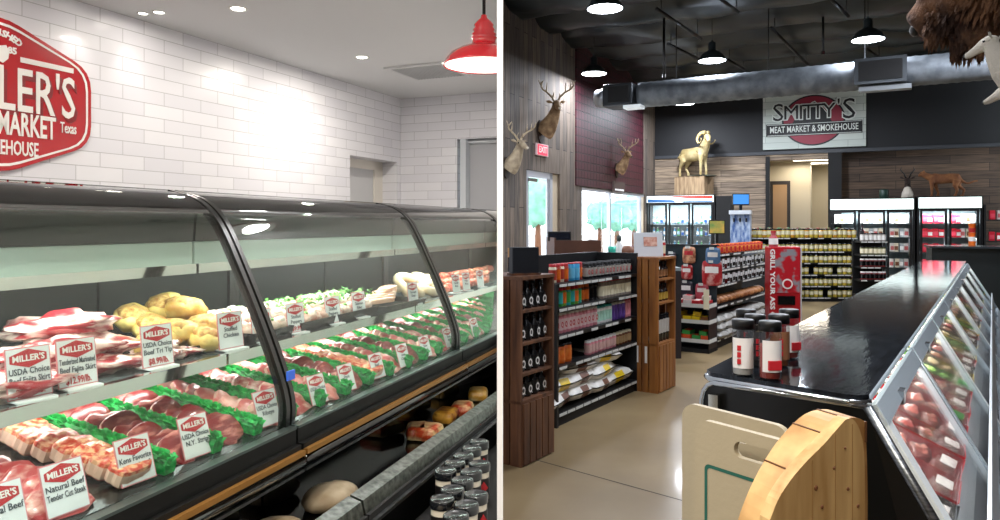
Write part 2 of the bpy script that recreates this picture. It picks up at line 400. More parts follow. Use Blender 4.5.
nm = textspan("MILLER'S", (cx_-fs/2, zc_), (cx_+fs/2, zc_), hg*.97, sg, white2, bold=.003)
sh = textspan("MILLER'S", (cx_-fs/2+.02, zc_-.025), (cx_+fs/2+.02, zc_-.025), hg*.97, sg, mat('sign_shade_red', '#7d0d14', .4), y=-.0018, bold=.006, name='lettering_shade')
m0, m1 = onsign(-3, 122), onsign(55, 131); mw = m1[0]-m0[0]; zz = (m0[1]+m1[1])/2; mh = BW.z(28, 116, 0)-BW.z(28, 138, 0)
textspan("MARKET", (m0[0], zz), (m1[0], zz), mh, sg, white2, bold=.004)
textspan("MEAT", (m0[0]-mw*.1-mw*.66, zz), (m0[0]-mw*.1, zz), mh, sg, white2, bold=.004)
textspan("Texas", (onsign(60, 128)[0], zz+.02), (onsign(76, 130)[0], zz+.02), .07, sg, white2, bold=.001)
m0, m1 = onsign(5, 148), onsign(38, 151); mw = m1[0]-m0[0]; zz = (m0[1]+m1[1])/2
textspan("SMOKEHOUSE", (m1[0]-mw*2, zz), (m1[0], zz), BW.z(20, 142, 0)-BW.z(20, 156, 0), sg, white2, bold=.002)
for i, (ch, px, py) in enumerate(zip("ISHED", [-.5, 3.5, 8.5, 13.5, 18], [32.5, 34, 36.5, 39.5, 43])):
    p = onsign(px, py); ang = .12+.17*i
    txt(ch, .056, white2, sg, (p[0], -.004, p[1]), rot=(PI/2, ang, 0), bold=.002)
    txt("LBATSE"[i+1], .056, white2, sg, (2*onsign(-4.5, 32)[0]-p[0], -.004, p[1]), rot=(PI/2, -ang, 0), bold=.002)
p = onsign(-4.5, 32); txt("L", .056, white2, sg, (p[0], -.004, p[1]), bold=.002)
p = onsign(12, 51); txt("85", .055, white2, sg, (p[0], -.004, p[1]), bold=.002); txt("19", .055, white2, sg, (2*sxc-2*sxc-p[0]-.02, -.004, p[1]), bold=.002)
a = onsign(20, 59); b = onsign(73, 71)
MB().prism([(a[0], a[1]-.02), (b[0], (a[1]+b[1])/2-.02), (b[0], (a[1]+b[1])/2+.012), (a[0], a[1]+.012)], -.006, -.002, 'y').build('rule_bar', white2, sg)
p = onsign(-6, 51); mb = MB()
mb.prism([(p[0]+x*.62, p[1]+z*.5) for x, z in [(-.22, .08), (-.14, .12), (-.05, .07), (.05, .08), (.11, .1), (.14, .03), (.13, -.06), (.08, -.12), (0, -.09), (-.1, -.1), (-.2, -.04)]], -.006, -.001, 'y')
mb.build('steer_mark', white2, sg)

# ================================================================== LEFT: THE MEAT CASES
prof = cr([(0, .955), (0, 1.04), (.035, 1.15), (.094, 1.29), (.16, 1.43), (.229, 1.567), (.28, 1.64), (.35, 1.69), (.46, 1.72)], 3)
canopy_m = mat('canopy_grey', '#2c322f', .35); pale = mat('canopy_underside', '#b3c6bd', .6)
cglass = glassmat('curved_case_glass', '#f4f8f6', .6, .022, .01); tintg = glassmat('tinted_top_glass', '#6f7a76', .9, .10, .03)
brass = mat('amber_strip', '#a5763a', .35, .6); lipm = mat('lip_steel', '#8d918c', .34, 1, col2='#4e524e', scale=45, det=6, lo=.3, hi=.7)
mirror = mat('polished_edge', '#d9dcd6', .08, 1); deckm = mat('case_deck_black', '#101313', .25); shelfg = mat('shelf_steel', '#5f686a', .25, .5)
backm = mat('case_back_panel', '#131918', .5, spec=.2)
S0 = [-1.31, .2, 1.71, 3.22, 4.9]
clab = ['curved-glass meat case section nearest the camera, briskets and chicken on its shelf', 'middle curved-glass meat case section with stuffed peppers and fillets on its shelf',
        'third curved-glass meat case section, cut off by the white partition', 'farthest meat case section, only its top corner showing at the partition']
def case(i):
    s0, s1 = S0[i], S0[i+1]; e = tag(empty('meat_display_case', LF.w(s0, 0), LF.t), clab[i], 'display case', 'curved glass meat cases in one line'); W = s1-s0; g = .006
    def B(name, mb, m, par=e, **k): return clip(mb.build(name, m, par, **k), 'L')
    B('front_glass', MB().sheet(prof[:-6], .02, W-.02, .006), cglass); B('top_glass', MB().sheet(prof[-7:], .02, W-.02, .006), tintg)
    for x0, x1 in ((g, .026), (W-.026, W-g)): B('mullion', MB().sheet([(a-.006, b) for a, b in prof], x0, x1, .03), mat('mullion_black', '#121413', .3))
    B('canopy', MB().prism([(.37, 1.545), (.36, 1.66), (.40, 1.695), (.5, 1.715), (.84, 1.715), (.84, 1.545)], g, W-g), canopy_m)
    B('canopy_underside', MB().box(g, W-g, .372, .78, 1.47, 1.543), pale)
    B('light_rail', MB().box(g, W-g, .355, .392, 1.438, 1.47), mirror)
    B('light_tube', MB().tube([(.05, .415, 1.452), (W-.05, .415, 1.452)], .012), mat('case_lamp', '#f3fff6', emit=7))
    B('case_back', MB().box(g, W-g, .78, .84, .62, 1.545), backm); 
    B('sliding_door_rail', MB().box(W*.46, W*.5, .765, .78, 1.0, 1.47), black)
    B('upper_shelf', MB().box(g, W-g, .26, .70, 1.155, 1.168), shelfg); B('shelf_edge', MB().box(g, W-g, .235, .26, 1.135, 1.172), mirror)
    for q_ in (.03, W*.5-.01): B('shelf_bracket', MB().box(q_, q_+.016, .3, .78, 1.12, 1.15), steel)
    B('deck', MB().prism([(.0, .93), (.02, .95), (.78, 1.09), (.78, 1.06), (.02, .91)], g, W-g), deckm)
    B('base_frame', MB().prism([(-.03, .948), (-.03, .9), (-.05, .9), (-.05, .862), (.02, .862), (.02, .91), (.012, .948)], g, W-g), mat('frame_black', '#050606', .55, spec=.25))
    B('frame_edge', MB().box(g, W-g, -.033, -.0, .948, .956), mat('frame_edge_grey', '#55605e', .3, .7))
    B('amber_strip', MB().box(g, W-g, -.066, -.05, .868, .884), brass); B('bumper', MB().tube([(g, -.05, .845), (W-g, -.05, .845)], .018, seg=10), gloss)
    B('chrome_line', MB().box(g, W-g, -.062, -.052, .815, .824), steel)
    B('lower_well', MB().prism([(-.22, .60), (-.22, .62), (.1, .62), (.1, .83), (-.04, .83), (-.04, .862), (.12, .862), (.12, .60)], g, W-g), gloss)
    B('well_lip', MB().prism([(-.218, .755), (-.262, .742), (-.272, .70), (-.235, .70), (-.218, .72)], g, W-g), lipm)
    B('lip_black_rail', MB().box(g, W-g, -.285, -.22, .655, .70), blackm)  # matte black rail below the lip
    B('lip_trim', MB().box(g, W-g, -.30, -.285, .668, .68), steel)
    B('plinth', MB().box(g, W-g, -.22, .84, 0, .60), blackm)
    return e
cases = [case(i) for i in range(4)]
for i in range(4):
    a_, b_ = S0[i]+.1, min(S0[i+1]-.1, 3.9); m_ = (a_+b_)/2; p = LF.w(m_, .43, 1.43)
    if p.x+.3 > 0: b_ = min(b_, 3.6); m_ = (a_+b_)/2; p = LF.w(m_, .43, 1.43)
    area('case_lamp_light', p, 7.5*(b_-a_)/1.3, b_-a_, (math.radians(8), 0, LF.t), '#f2fff8', size_y=.04)
    p = LF.w(m_, .4, 1.13); area('shelf_lamp_light', p, 3.0*(b_-a_)/1.3, b_-a_, (math.radians(-8), 0, LF.t), '#fff4f0', size_y=.03)
# blue tape stuck to the first mullion
x_ = S0[1]; mb = MB().box(-.02, .02, -.016, -.010, 1.06, 1.09)
tag(mb.build('tape_strip', mat('blue_tape', '#2a62d8', .5), loc=LF.w(x_-.01, -.0, .045), rot=(0, 0, LF.t)), 'strip of bright blue tape stuck across the nearest black mullion', 'tape')

def zdeck(y): return .95+(y-.02)*.184
# meats
beef = mat('beef_red', '#7a1418', .35, col2='#d88f84', scale=16, det=8, lo=.52, hi=.74, stretch=(1, 3, 2), rnd=.15, coat=.35)
beef2 = mat('beef_pink', '#b03a3c', .35, col2='#f0cdbf', scale=18, det=8, lo=.48, hi=.68, stretch=(1, 2, 2), rnd=.12, coat=.35)
pork = mat('pork_pink', '#cc6a66', .35, col2='#f0cdbf', scale=12, det=7, lo=.45, hi=.68, rnd=.1, coat=.3)
fat = mat('meat_fat', '#e9c9b3', .4, col2='#d98a7a', scale=14, lo=.45, hi=.75, coat=.2); loafm = mat('meat_loaf_mix', '#c43a1e', .4, col2='#eab488', scale=60, det=3, lo=.42, hi=.6, rnd=.08, coat=.3)
bacon = mat('bacon_wrap', '#8c2a26', .35, col2='#efd9c4', scale=5, det=2, lo=.42, hi=.56, stretch=(1, 6, 1), rnd=.08, coat=.3)
chick = mat('chicken_yellow', '#b97f34', .5, col2='#ecd07c', scale=12, det=6, lo=.38, hi=.58, rnd=.08, bump=.3, bscale=40)
seas = mat('seasoning_crust', '#a87235', .7, col2='#e0b870', scale=50, lo=.4, hi=.6)
stuffm = mat('stuffed_mix', '#e8cfc0', .5, col2='#c9705a', scale=22, det=5, lo=.45, hi=.68, rnd=.1); herb = mat('herb_green', '#2f8a35', .5, col2='#8fc860', scale=40, rnd=.1)
fillet = mat('fillet_peach', '#e79f7a', .4, col2='#f4d3b8', scale=7, stretch=(1, 5, 1), rnd=.1, coat=.3); saus = mat('sausage_pale', '#d9b184', .4, col2='#f0dcc0', scale=12, rnd=.08, coat=.3)
chunk = mat('kebab_red', '#c93a26', .35, col2='#ef9c7d', scale=10, rnd=.2, coat=.35); trayb = mat('tray_black', '#15171a', .25)
grassm = mat('parsley_green', '#047a30', .5, col2='#1fc65c', scale=60, det=3, lo=.35, hi=.7, rnd=.12)
PROTO = []
def proto(o): o.location = (0, 0, -50); PROTO.append(o); return o
def useproto(o, loc, rot, label, cat, group):
    if o in PROTO: PROTO.remove(o); q = o; q.location = loc; q.rotation_euler = rot; FIRST[id(o)] = 1
    else: q = dup(o, loc, rot=rot)
    tag(q, label, cat, group); return q
FIRST = {}
kinds = {}
kinds['beef'] = [proto(MB().slab(.062, .052, .015, 0, 1, .25, k, pw=2.4, seg=24, dome=.0).build('beef_steak', [beef, fat])) for k in (1, 2)]
kinds['pink'] = [proto(MB().slab(.064, .05, .016, 0, 1, .25, k+5, seg=24, dome=0).build('pink_steak', [beef2, fat])) for k in (1, 2)]
kinds['pork'] = [proto(MB().slab(.062, .045, .02, 0, 1, .3, k+9, seg=24, dome=0).build('pork_chop', [pork, fat])) for k in (1, 2)]
kinds['loaf'] = [proto(MB().slab(.058, .032, .045, 0, 1, .1, 21, pw=3, dome=.02).build('meat_loaf_slice', [loafm, fat]))]
kinds['bacon'] = [proto(MB().slab(.06, .03, .03, 0, 0, .08, 30, pw=2.6).build('bacon_wrapped_roll', [bacon]))]
kname = {'beef': ('dark red beef slice', 'steak'), 'pink': ('pink marbled beef slice', 'steak'), 'pork': ('pale pink pork chop', 'pork chop'), 'loaf': ('orange-red speckled meat loaf slice', 'meat loaf'), 'bacon': ('bacon-striped meat roll', 'meat roll')}
# green dividers
def divider_mesh(seed):
    mb = MB(); rr = random.Random(seed); L_ = .70
    nx, ny = 60, 7
    for i in range(nx*12):
        y = rr.random()*L_; a = rr.uniform(-1.3, 1.3); r0 = .0; r1 = rr.uniform(.022, .032); wd = rr.uniform(.005, .009)
        dx, dz_ = math.sin(a), math.cos(a); c = Vector((dx*.008, y, .022+dz_*.012)); t = Vector((dx*r1, y+rr.uniform(-.012, .012), .026+dz_*r1)); s_ = Vector((rr.uniform(-.3, .3), 1, rr.uniform(-.3, .3)))*wd
        mb.add([c-s_, c+s_, t+s_*.7, t-s_*.7], [(0, 1, 2, 3)])
    mb.prism([(-.018, 0), (.018, 0), (.021, .026), (.011, .044), (-.011, .044), (-.021, .026)], 0, L_, 'y')
    return mb
divs = [proto(divider_mesh(k).build('parsley_divider', grassm)) for k in (1, 2, 3)]
sp = .186; sf = LF.x(113, .03)-4*sp; comps = []
i = 0; s_ = sf; cnt = 0
seq = ['pink', 'pink', 'beef', 'pink', 'loaf', 'beef', 'beef', 'pork', 'pink', 'pork', 'beef', 'loaf', 'pink', 'beef', 'pork', 'pink', 'beef', 'pork', 'pink', 'beef', 'pink', 'loaf', 'pork', 'beef', 'pink', 'pork', 'beef']
slope = math.atan(.184)
vis_i = 0
while s_ < 4.3:
    y0 = .035; p = LF.w(s_, y0)
    if p.x+.03 > -.02:                              # past the partition at the front edge: start deeper
        y0 = .035+(p.x+.06)/.953
    if y0 < .5:
        p = LF.w(s_, y0, zdeck(y0)+.002); q = proj(p); q2 = proj(LF.w(s_, .6, 1.1))
        if q2[0] > -40 and (q[0] > -60 or True) and q[0] < 497:
            d = useproto(divs[cnt % 3], p, (slope, 0, LF.t), f'green parsley divider strip, {OR1[cnt]} counting from the left of the lower deck', 'divider', 'green dividers on the lower deck')
            if y0 > .04: d.scale = (1, (.74-y0)/.7, 1)
            cnt += 1
    # the compartment after this divider
    kd = seq[i % len(seq)]; m0 = s_+sp/2; nr = 12 if kd in ('beef', 'pink', 'pork') else 10; row = 0
    for k in range(nr):
        y = .085+k*(.05 if kd in ('beef', 'pink', 'pork') else .058); p = LF.w(m0, y, zdeck(y)+.008)
        if p.x > -.11: continue
        q = proj(p)
        if not (-50 < q[0] < 500 and q[1] < 590): continue
        tilt = .62 if kd in ('beef', 'pink', 'pork') else .25
        off = R.uniform(-.008, .008); pr = kinds[kd][k % len(kinds[kd])]
        loc = LF.w(m0+off, y, zdeck(y)+(.012 if tilt > .3 else .006))
        useproto(pr, loc, (slope+tilt+R.uniform(-.06, .06), R.uniform(-.08, .08), LF.t+R.uniform(-.15, .15)), f'{kname[kd][0]}, {OR1[row]} from front glass, {OR1[max(cnt-1,0)]} lower compartment from left', kname[kd][1], 'meat on the lower deck')
        row += 1
    s_ += sp; i += 1
# upper shelf goods -------------------------------------------------
ZS = 1.168
def onshelf(px, y): return LF.x(px, y)
def tray(px, y, w, d, lab, h=.03):
    x = onshelf(px, y); mb = MB().box(-w/2, w/2, -d/2, d/2, 0, .006); o = [( -w/2, -d/2), (w/2, -d/2), (w/2, d/2), (-w/2, d/2)]
    for (a, b), (c, e) in zip(o, o[1:]+o[:1]):
        mb.add([(a, b, 0), (c, e, 0), (c*1.06, e*1.06, h), (a*1.06, b*1.06, h), (a*.96, b*.96, .006), (c*.96, e*.96, .006), (c*1.01, e*1.01, h), (a*1.01, b*1.01, h)], [(0, 1, 2, 3), (5, 4, 7, 6), (3, 2, 6, 7)])
    o = mb.build('serving_tray', trayb, loc=LF.w(x, y, ZS+.001), rot=(0, 0, LF.t)); tag(o, lab, 'tray', 'black trays on the upper shelf'); return x
# raw beef piles at the left end
bk = [proto(MB().ell((0, 0, .028), (.135, .09, .034), 0, 22, nz=.55, ns=2.2, seed=41+k).build('beef_brisket', [mat('brisket_red', '#96202a', .3, col2='#f0d6cc', scale=9, det=7, lo=.44, hi=.56, stretch=(1, 2.5, 2), rnd=.12, coat=.4), fat])) for k in range(2)]
pos = [(14, .36, 0, 1), (60, .45, 0, 1.1), (98, .40, 0, .85), (35, .47, .048, .9), (78, .47, .05, 1.1), (60, .52, .1, 1.15), (112, .42, .045, .6), (-18, .4, 0, 1), (138, .38, 0, .5), (150, .42, 0, .55), (176, .36, 0, .42), (168, .33, .012, .42), (186, .35, .006, .4), (162, .37, .035, .5)]
wh = ['beside the left photo edge', 'under the two nearest tags', 'behind the Beef Fajita tag', 'stacked over the left tag', 'stacked over the pair below', 'topmost of the pile', 'small piece on the right of the pile', 'outermost by the photo edge', 'small cut left of the third tag', 'small cut behind the third tag', 'thin strip right of the third tag', 'thin strip lying over another', 'rightmost thin strip by the chicken tray', 'small cut over the one behind the third tag']
for k, (px, y, dz_, sc) in enumerate(pos):
    q = useproto(bk[k % 2], LF.w(onshelf(px, y), y, ZS+dz_+.002), (R.uniform(-.1, .1), R.uniform(-.1, .1), LF.t+R.uniform(-.5, .5)), 'raw red beef with white fat, '+wh[k], 'beef', 'raw beef on the upper shelf'); q.scale = (sc, sc, sc)
tray(168, .47, .34, .26, 'black tray holding the yellow chicken breasts')
ck = proto(MB().ell((0, 0, .0), (.08, .045, .033), 0, 16, nz=.25, ns=1.6, seed=4).ell((-.02, .0, .012), (.05, .038, .024), 1, 12, nz=.2, seed=2).build('chicken_breast', [chick, seas]))
cp = [(132, .60, .10), (165, .62, .12), (150, .52, .07), (186, .55, .11), (180, .44, .05), (205, .46, .05), (158, .44, .03), (204, .38, .02)]
cw = ['back left', 'back middle', 'middle left', 'topmost right', 'front centre', 'right side', 'front left', 'front right']
for k, (px, y, dz_) in enumerate(cp):
    useproto(ck, LF.w(onshelf(px, y), y, ZS+dz_+.015), (R.uniform(-.2, .2), R.uniform(-.2, .2), LF.t+.4+R.uniform(-.5, .5)), f'yellow seasoned chicken breast at the {cw[k]} of its black tray', 'chicken', 'chicken breasts on the upper shelf').scale = (1.3, 1.3, 1.3)
# stuffed mushrooms/peppers with herbs
st = proto(MB().ell((0, 0, 0), (.04, .034, .028), 0, 12, nz=.3, ns=2.5, seed=1).ell((.01, .01, .018), (.022, .02, .014), 1, 8, nz=.4, seed=3).ell((-.014, -.006, .022), (.012, .012, .007), 2, 6, nz=.4, seed=6).build('stuffed_pepper', [stuffm, mat('cream_cheese', '#f3e9dc', .5), herb]))
rowsx = [(222, 262), (272, 306), (312, 352)]; tn = ['left of the nearest mullion', 'right of the nearest mullion', 'under the herb sprigs by the fillets']
for ti, (a, b) in enumerate(rowsx):
    xm = (onshelf(a, .42)+onshelf(b, .42))/2; wd = abs(onshelf(b, .42)-onshelf(a, .42))
    tray((a+b)/2, .42, wd*.98, .28, f'black tray of stuffed peppers {tn[ti]}', .04)
    nn = 5
    for r_ in range(3):
        for k in range(nn):
            x = xm+(k-(nn-1)/2)*wd/nn*.95+R.uniform(-.01, .01); y = .33+r_*.085
            if abs(x-S0[1]) < .04: continue
            useproto(st, LF.w(x, y, ZS+.045+r_*.018), (R.uniform(-.3, .3), R.uniform(-.3, .3), R.uniform(0, 6)), f'cream-topped stuffed pepper {OR1[k]} in the {["front", "middle", "back"][r_]} row, tray {tn[ti]}', 'stuffed pepper', 'stuffed peppers on the upper shelf')
mb = MB(); rr = random.Random(3)
for k in range(170):
    x = rr.uniform(-.32, .42); y = rr.uniform(-.1, .1); z = rr.uniform(0, .03); a = rr.uniform(0, 6); l = rr.uniform(.01, .024)
    mb.add([(x, y, z), (x+l*math.cos(a), y+l*math.sin(a), z+.012), (x+l*1.4*math.cos(a+.5), y+l*1.4*math.sin(a+.5), z+.006), (x+.6*l*math.cos(a+.9), y+.6*l*math.sin(a+.9), z-.002)], [(0, 1, 2, 3)])
tag(mb.build('herb_garnish', herb, loc=LF.w(onshelf(318, .42), .42, ZS+.085), rot=(0, 0, LF.t)), 'loose chopped green herbs scattered over the stuffed peppers', 'herbs', kind='stuff')
# fillets
tray(386, .38, .46, .24, 'black tray of peach-coloured fish fillets in the middle case')
fl = proto(MB().slab(.15, .04, .024, 0, 0, .12, 60, seg=22, dome=.2).build('fish_fillet', fillet))
for k in range(5): useproto(fl, LF.w(onshelf(386, .38)+(k-2)*.05, .38+.01*k, ZS+.03+k*.011), (0, 0, LF.t+.25+k*.12-.5), f'peach-coloured fish fillet, {["lowest", "second lowest", "middle", "second highest", "topmost"][k]} of the fanned stack', 'fish fillet', 'fanned fish fillets')
# sausage rings
def ringmesh(r0, seed):
    mb = MB(); pts = []; rr = random.Random(seed)
    for k in range(22):
        a = 2*PI*k/22*.93; pts.append((r0*math.cos(a)*(1+.08*math.sin(3*a+seed)), r0*.8*math.sin(a), .022+.012*math.sin(a*2+seed)))
    return mb.tube(pts, [.02]+[.027]*20+[.016], 0, 10)
sr = proto(ringmesh(.085, 1).build('sausage_ring', saus))
for k, (px, y, z, rx, ry) in enumerate([(404, .50, .06, 1.0, 0), (409, .47, .03, .2, .1), (420, .52, .05, .9, .2), (424, .42, .02, .1, 0), (430, .46, .045, .5, 0)]):
    useproto(sr, LF.w(onshelf(px, y), y, ZS+z), (rx, ry, LF.t), 'pale coiled sausage ring '+['standing up behind the fillets', 'leaning beside the fillets', 'standing right of the upright ring', 'lying flat in front by the mullion', 'tipped against its neighbours by the mullion'][k], 'sausage', 'pale sausage rings')
kb = proto(MB().ell((0, 0, 0), (.035, .03, .028), 0, 10, nz=.35, ns=2, seed=8).ell((.02, .01, .014), (.02, .018, .014), 0, 8, nz=.3, seed=2).build('marinated_chunk', chunk))
kk = 0
for px in range(440, 496, 5):
    for r_ in range(3):
        y = .36+r_*.1; x = onshelf(px, y); p = LF.w(x, y, ZS+.03+r_*.02)
        if p.x > -.08: continue
        useproto(kb, p, (R.uniform(-.4, .4), 0, R.uniform(0, 6)), f'red marinated meat chunk in the {["front", "middle", "back"][r_]} row, {OR1[kk//3]} from the left in third case', 'meat', 'marinated chunks in the third case'); kk += 1
tray(462, .45, .5, .3, 'black tray under the red marinated chunks in the third case', .02)

# price tags ---------------------------------------------------------
cardm = mat('tag_card', '#e3e8ea', .5); cardr = mat('tag_border', '#d4878c', .5)
def price_tag(loc, lines, price, lab, sc=1.0, lean=-.22, stand=True, rz=0):
    e = tag(empty('price_tag', loc, LF.t-PI*0+rz), lab, 'price tag', 'meat market price tags'); e.scale = (sc, sc, sc); M_ = Matrix.Rotation(lean, 4, 'X')
    W, Hh = .055, .125; MB().box(-W, W, 0, .002, 0, Hh, M=M_).build('border', cardr, e)
    cd = MB().box(-W+.003, W-.003, -.0008, .0, .003, Hh-.003, M=M_).build('card', cardm, e)
    hx_ = [(-.045, .088), (-.045, .106), (0, .12), (.045, .106), (.045, .088), (0, .074)]
    MB().prism(hx_, -.0016, -.0008, 'y', M=M_).build('badge', redp, cd)
    def T(b, s, z, m, w=None, bold=0):
        o = txt(b, s, m, cd, M_ @ Vector((0, -.0022, z)), (PI/2+lean, 0, 0), ext=.0002, bold=bold)
        o.scale = (min(1.0, (w or .1)/mwidth(o)), 1, 1); return o
    T("MILLER'S", .021, .097, white2, .078, .0006)
    z = .066
    for ln in lines: T(ln, .021, z, dkt, .098, .0003); z -= .021
    if price: T(price, .026, .016, redp, .07, .0006)
    if stand: MB().box(-W*.9, W*.9, -.03, .045, -.004, .0).build('stand', cardm, e)
lowt = [(6, ['Natural Beef'], '', 'cut off by the left photo edge'), (70, ['Natural Beef', 'Tender Cut Steak'], '', 'reading Natural Beef, second from the left on lower deck'), (140, ['Kens Favorite', 'Meat Loaf'], '', 'reading Meat Loaf, third from the left on lower deck'),
        (200, ['USDA Choice', 'N.Y. Strip'], '', 'reading Strip, fourth from the left on lower deck'), (271, ['USDA Choice', 'Ribeye'], '', 'just left of the nearest mullion on lower deck'), (321, ['USDA Choice', 'Sirloin'], '', 'first right of the nearest mullion on lower deck'),
        (350, ['Pork', 'Chops'], '', 'second right of the nearest mullion on lower deck'), (380, ['Beef', 'Filet'], '', 'third right of the nearest mullion on lower deck'), (406, ['Lean', 'Chops'], '', 'fourth right of the nearest mullion on lower deck'),
        (428, ['Stew', 'Meat'], '', 'fifth right of the nearest mullion on lower deck'), (451, ['Beef', 'Ribs'], '', 'just left of the second mullion on lower deck'), (477, ['Ground', 'Beef'], '', 'right of the second mullion on lower deck')]
for px, ln, pr, lb in lowt:
    y = .045; price_tag(LF.w(LF.x(px, y), y, zdeck(y)+.006), ln, pr, 'white tag with red badge '+lb, .92 if px < 300 else .84, -.3, False, rz=-.12)
upt = [(31, ['USDA Choice', 'Beef Fajita Skirt'], '$10.99/lb.', 'nearest the left photo edge'), (79, ['Tenderized Marinated', 'Beef Fajita Skirt'], '$12.99/lb.', 'second from left, in front of beef pile'), (159, ['USDA Choice', 'Beef Tri Tip'], '$8.99/lb.', 'in front of the chicken tray'),
       (232, ['Stuffed', 'Chicken'], '', 'right of the chicken breasts'), (263, ['Stuffed', 'Peppers'], '', 'seen past the nearest mullion'), (297, ['Stuffed', 'Peppers'], '$9.99', 'first right of the nearest mullion'), (334, ['Stuffed', 'Peppers'], '', 'below the herb sprigs'),
       (360, ['Salmon', 'Fillet'], '', 'left of the peach fillets'), (414, ['Sausage', 'Rings'], '', 'between the fillets and the sausage rings'), (457, ['Kebab', 'Meat'], '', 'first in the third case'), (467, ['Fajita', 'Meat'], '', 'second in the third case'), (481, ['Wings', ''], '', 'beside the partition in third case')]
for px, ln, pr, lb in upt:
    y = .285; sc = 1.0 if px < 240 else .92
    price_tag(LF.w(LF.x(px, y), y, ZS+.008), ln, pr, 'red-badged tag on upper shelf, '+lb, sc, -.12, True, rz=-.15)

# things in the lower well
bm_ = mat('bread_crust', '#8d7a5e', .6, col2='#c8baa0', scale=6, rnd=.05)
for k, (px, yy) in enumerate([(330, -.02), (272, -.02)]):
    x = LF.x(px, yy); tag(MB().ell((0, 0, .03), (.12, .09, .042), 0, 16, nz=.12, seed=k+1).build('wrapped_roast', bm_, loc=LF.w(x, yy, .622), rot=(0, 0, LF.t)), ['rounded beige wrapped roast in the dark lower well, right one', 'rounded beige wrapped roast in the dark lower well, left one'][k], 'wrapped roast', 'beige roasts in the lower well')
for k, (px, yy, m) in enumerate([(428, -.03, orange), (446, 0, redp), (462, -.03, yel), (478, .0, mat('amber_print', '#c9852f', .5)), (418, .02, cream)]):
    x = LF.x(px, yy); tag(MB().box(-.08, .08, -.055, .055, 0, .06).build('food_carton', mat('carton_%d' % k, '#b5401c' if k % 2 == 0 else '#d9a23a', .4, col2='#e8d29a' if k != 1 else '#7a1512', scale=14, lo=.4, hi=.6), loc=LF.w(x, yy, .622), rot=(0, 0, LF.t+.1*k), bevel=.025), 'orange and red food pack in the lower well, '+['leftmost', 'second from the left', 'middle one', 'rightmost', 'tucked behind the leftmost'][k], 'food pack', 'bright packs in the lower well')
# jars on the low front shelf
JS = .57
sh = tag(empty('product_shelf', LF.w(1.2, -.3), LF.t), 'black low shelf holding seasoning jars in front of the meat case', 'shelf')
for nm_, mb, m in (('shelf_board', MB().box(-2.2, 3, -.36, .0, JS-.03, JS-.002), blackm), ('shelf_base', MB().box(-2.2, 3, -.34, -.02, 0, JS-.03), blackm), ('front_rail', MB().box(-2.2, 3, -.37, -.36, JS-.03, JS+.02), steel)):
    clip(mb.build(nm_, m, sh), 'L')
jr = empty('seasoning_jar', (0, 0, -50)); mb = MB().lathe([(.033, 0), (.037, .004), (.037, .1), (.033, .108)], seg=20); mb.build('jar_body', mat('jar_cream', '#cdc4b4', .25, coat=.5), jr)
MB().lathe([(.0378, .02), (.0378, .085)], seg=20).build('jar_label', mat('jar_label_black', '#161314', .4), jr)
MB().prism([(-.018, .05), (0, .075), (.018, .05), (0, .035)], -.0395, -.036, 'y').build('label_mark', redp, jr)
MB().prism([(-.016, .024), (.016, .024), (.016, .032), (-.016, .032)], -.0395, -.036, 'y').build('label_band', yel, jr)
MB().lathe([(.0395, .106), (.0405, .108), (.0405, .132), (.038, .135), (.034, .133), (.001, .133)], seg=24).build('lid', mat('jar_lid_black', '#15171b', .22, coat=.5), jr)
first = True; nj = 0
cells = []
for r_ in range(4):
    for k in range(22):
        x = .0+k*.093+(r_ % 2)*.02; y = -.36-r_*.092; p = LF.w(x, y, JS); q = proj(p+Vector((0, 0, .13)))
        if p.x > -.06 or q[0] < 436-14*0-(r_ == 3)*-12 or q[0] > 494 or q[1] > 560: continue
        cells.append((r_, k, p))
for r_, k, p in cells:
    lab = f'{["black-lidded seasoning jar, row nearest the case", "black-lidded seasoning jar, second row from the case", "black-lidded seasoning jar, third row out", "black-lidded seasoning jar, outermost row"][r_]}'
    c_ = sum(1 for a, b, _ in cells if a == r_ and b < k)
    lab += f', {OR1[c_]} from the front'
    if first: q = jr; q.location = p; first = False
    else: q = dup(jr, p)
    q.rotation_euler = (0, 0, LF.t+R.uniform(-.4, .2)-.6); tag(q, lab, 'jar', 'black-lidded seasoning jars')
yb = -.47
tag(MB().ell((0, 0, .03), (.1, .075, .055), 0, 16, nz=.1, seed=4).build('wrapped_bun', mat('bun_cream', '#dccfb8', .5, col2='#c9a274', scale=5), loc=LF.w(LF.x(424, yb), yb, JS+.025), rot=(0, 0, LF.t)), 'cream wrapped bun lying in front of the seasoning jars', 'bread')

# red pendant lamp by the partition
def pendant(name, loc, top, m_out, m_in, r, prof_o, label, cat, grp=None, side=None, power=None):
    e = tag(empty(name, loc), label, cat, grp)
    a = MB().lathe(prof_o, seg=32, cap=False).build('lamp_shade', m_out, e)
    b = MB().lathe([(r*.97, .004), (r*.9, .012), (r*.55, .05), (.02, .06)], seg=32).build('inner_reflector', m_in, e)
    c = MB().tube([(0, 0, prof_o[-1][1]-.01), (0, 0, top-loc[2])], .008, seg=8).build('cord', blackm, e)
    d = MB().lathe([(.03, top-loc[2]-.03), (.05, top-loc[2]-.001)], seg=16).build('ceiling_cap', blackm, e)
    if side:
        for o in (a, b, c, d): clip(o, side)
    if power:
        area('pendant_light', Vector(loc)+Vector((0, 0, -.01)), power, r*1.6)
    return e
D = 3.6; p = U(485, 66, D); ps = [(.2, 0), (.203, .006), (.197, .012), (.19, .03), (.165, .06), (.12, .085), (.075, .1), (.06, .11), (.058, .13), (.066, .137), (.055, .144), (.062, .155), (.05, .165), (.056, .176), (.046, .19), (.05, .2), (.036, .22), (.018, .235), (.014, .25)]
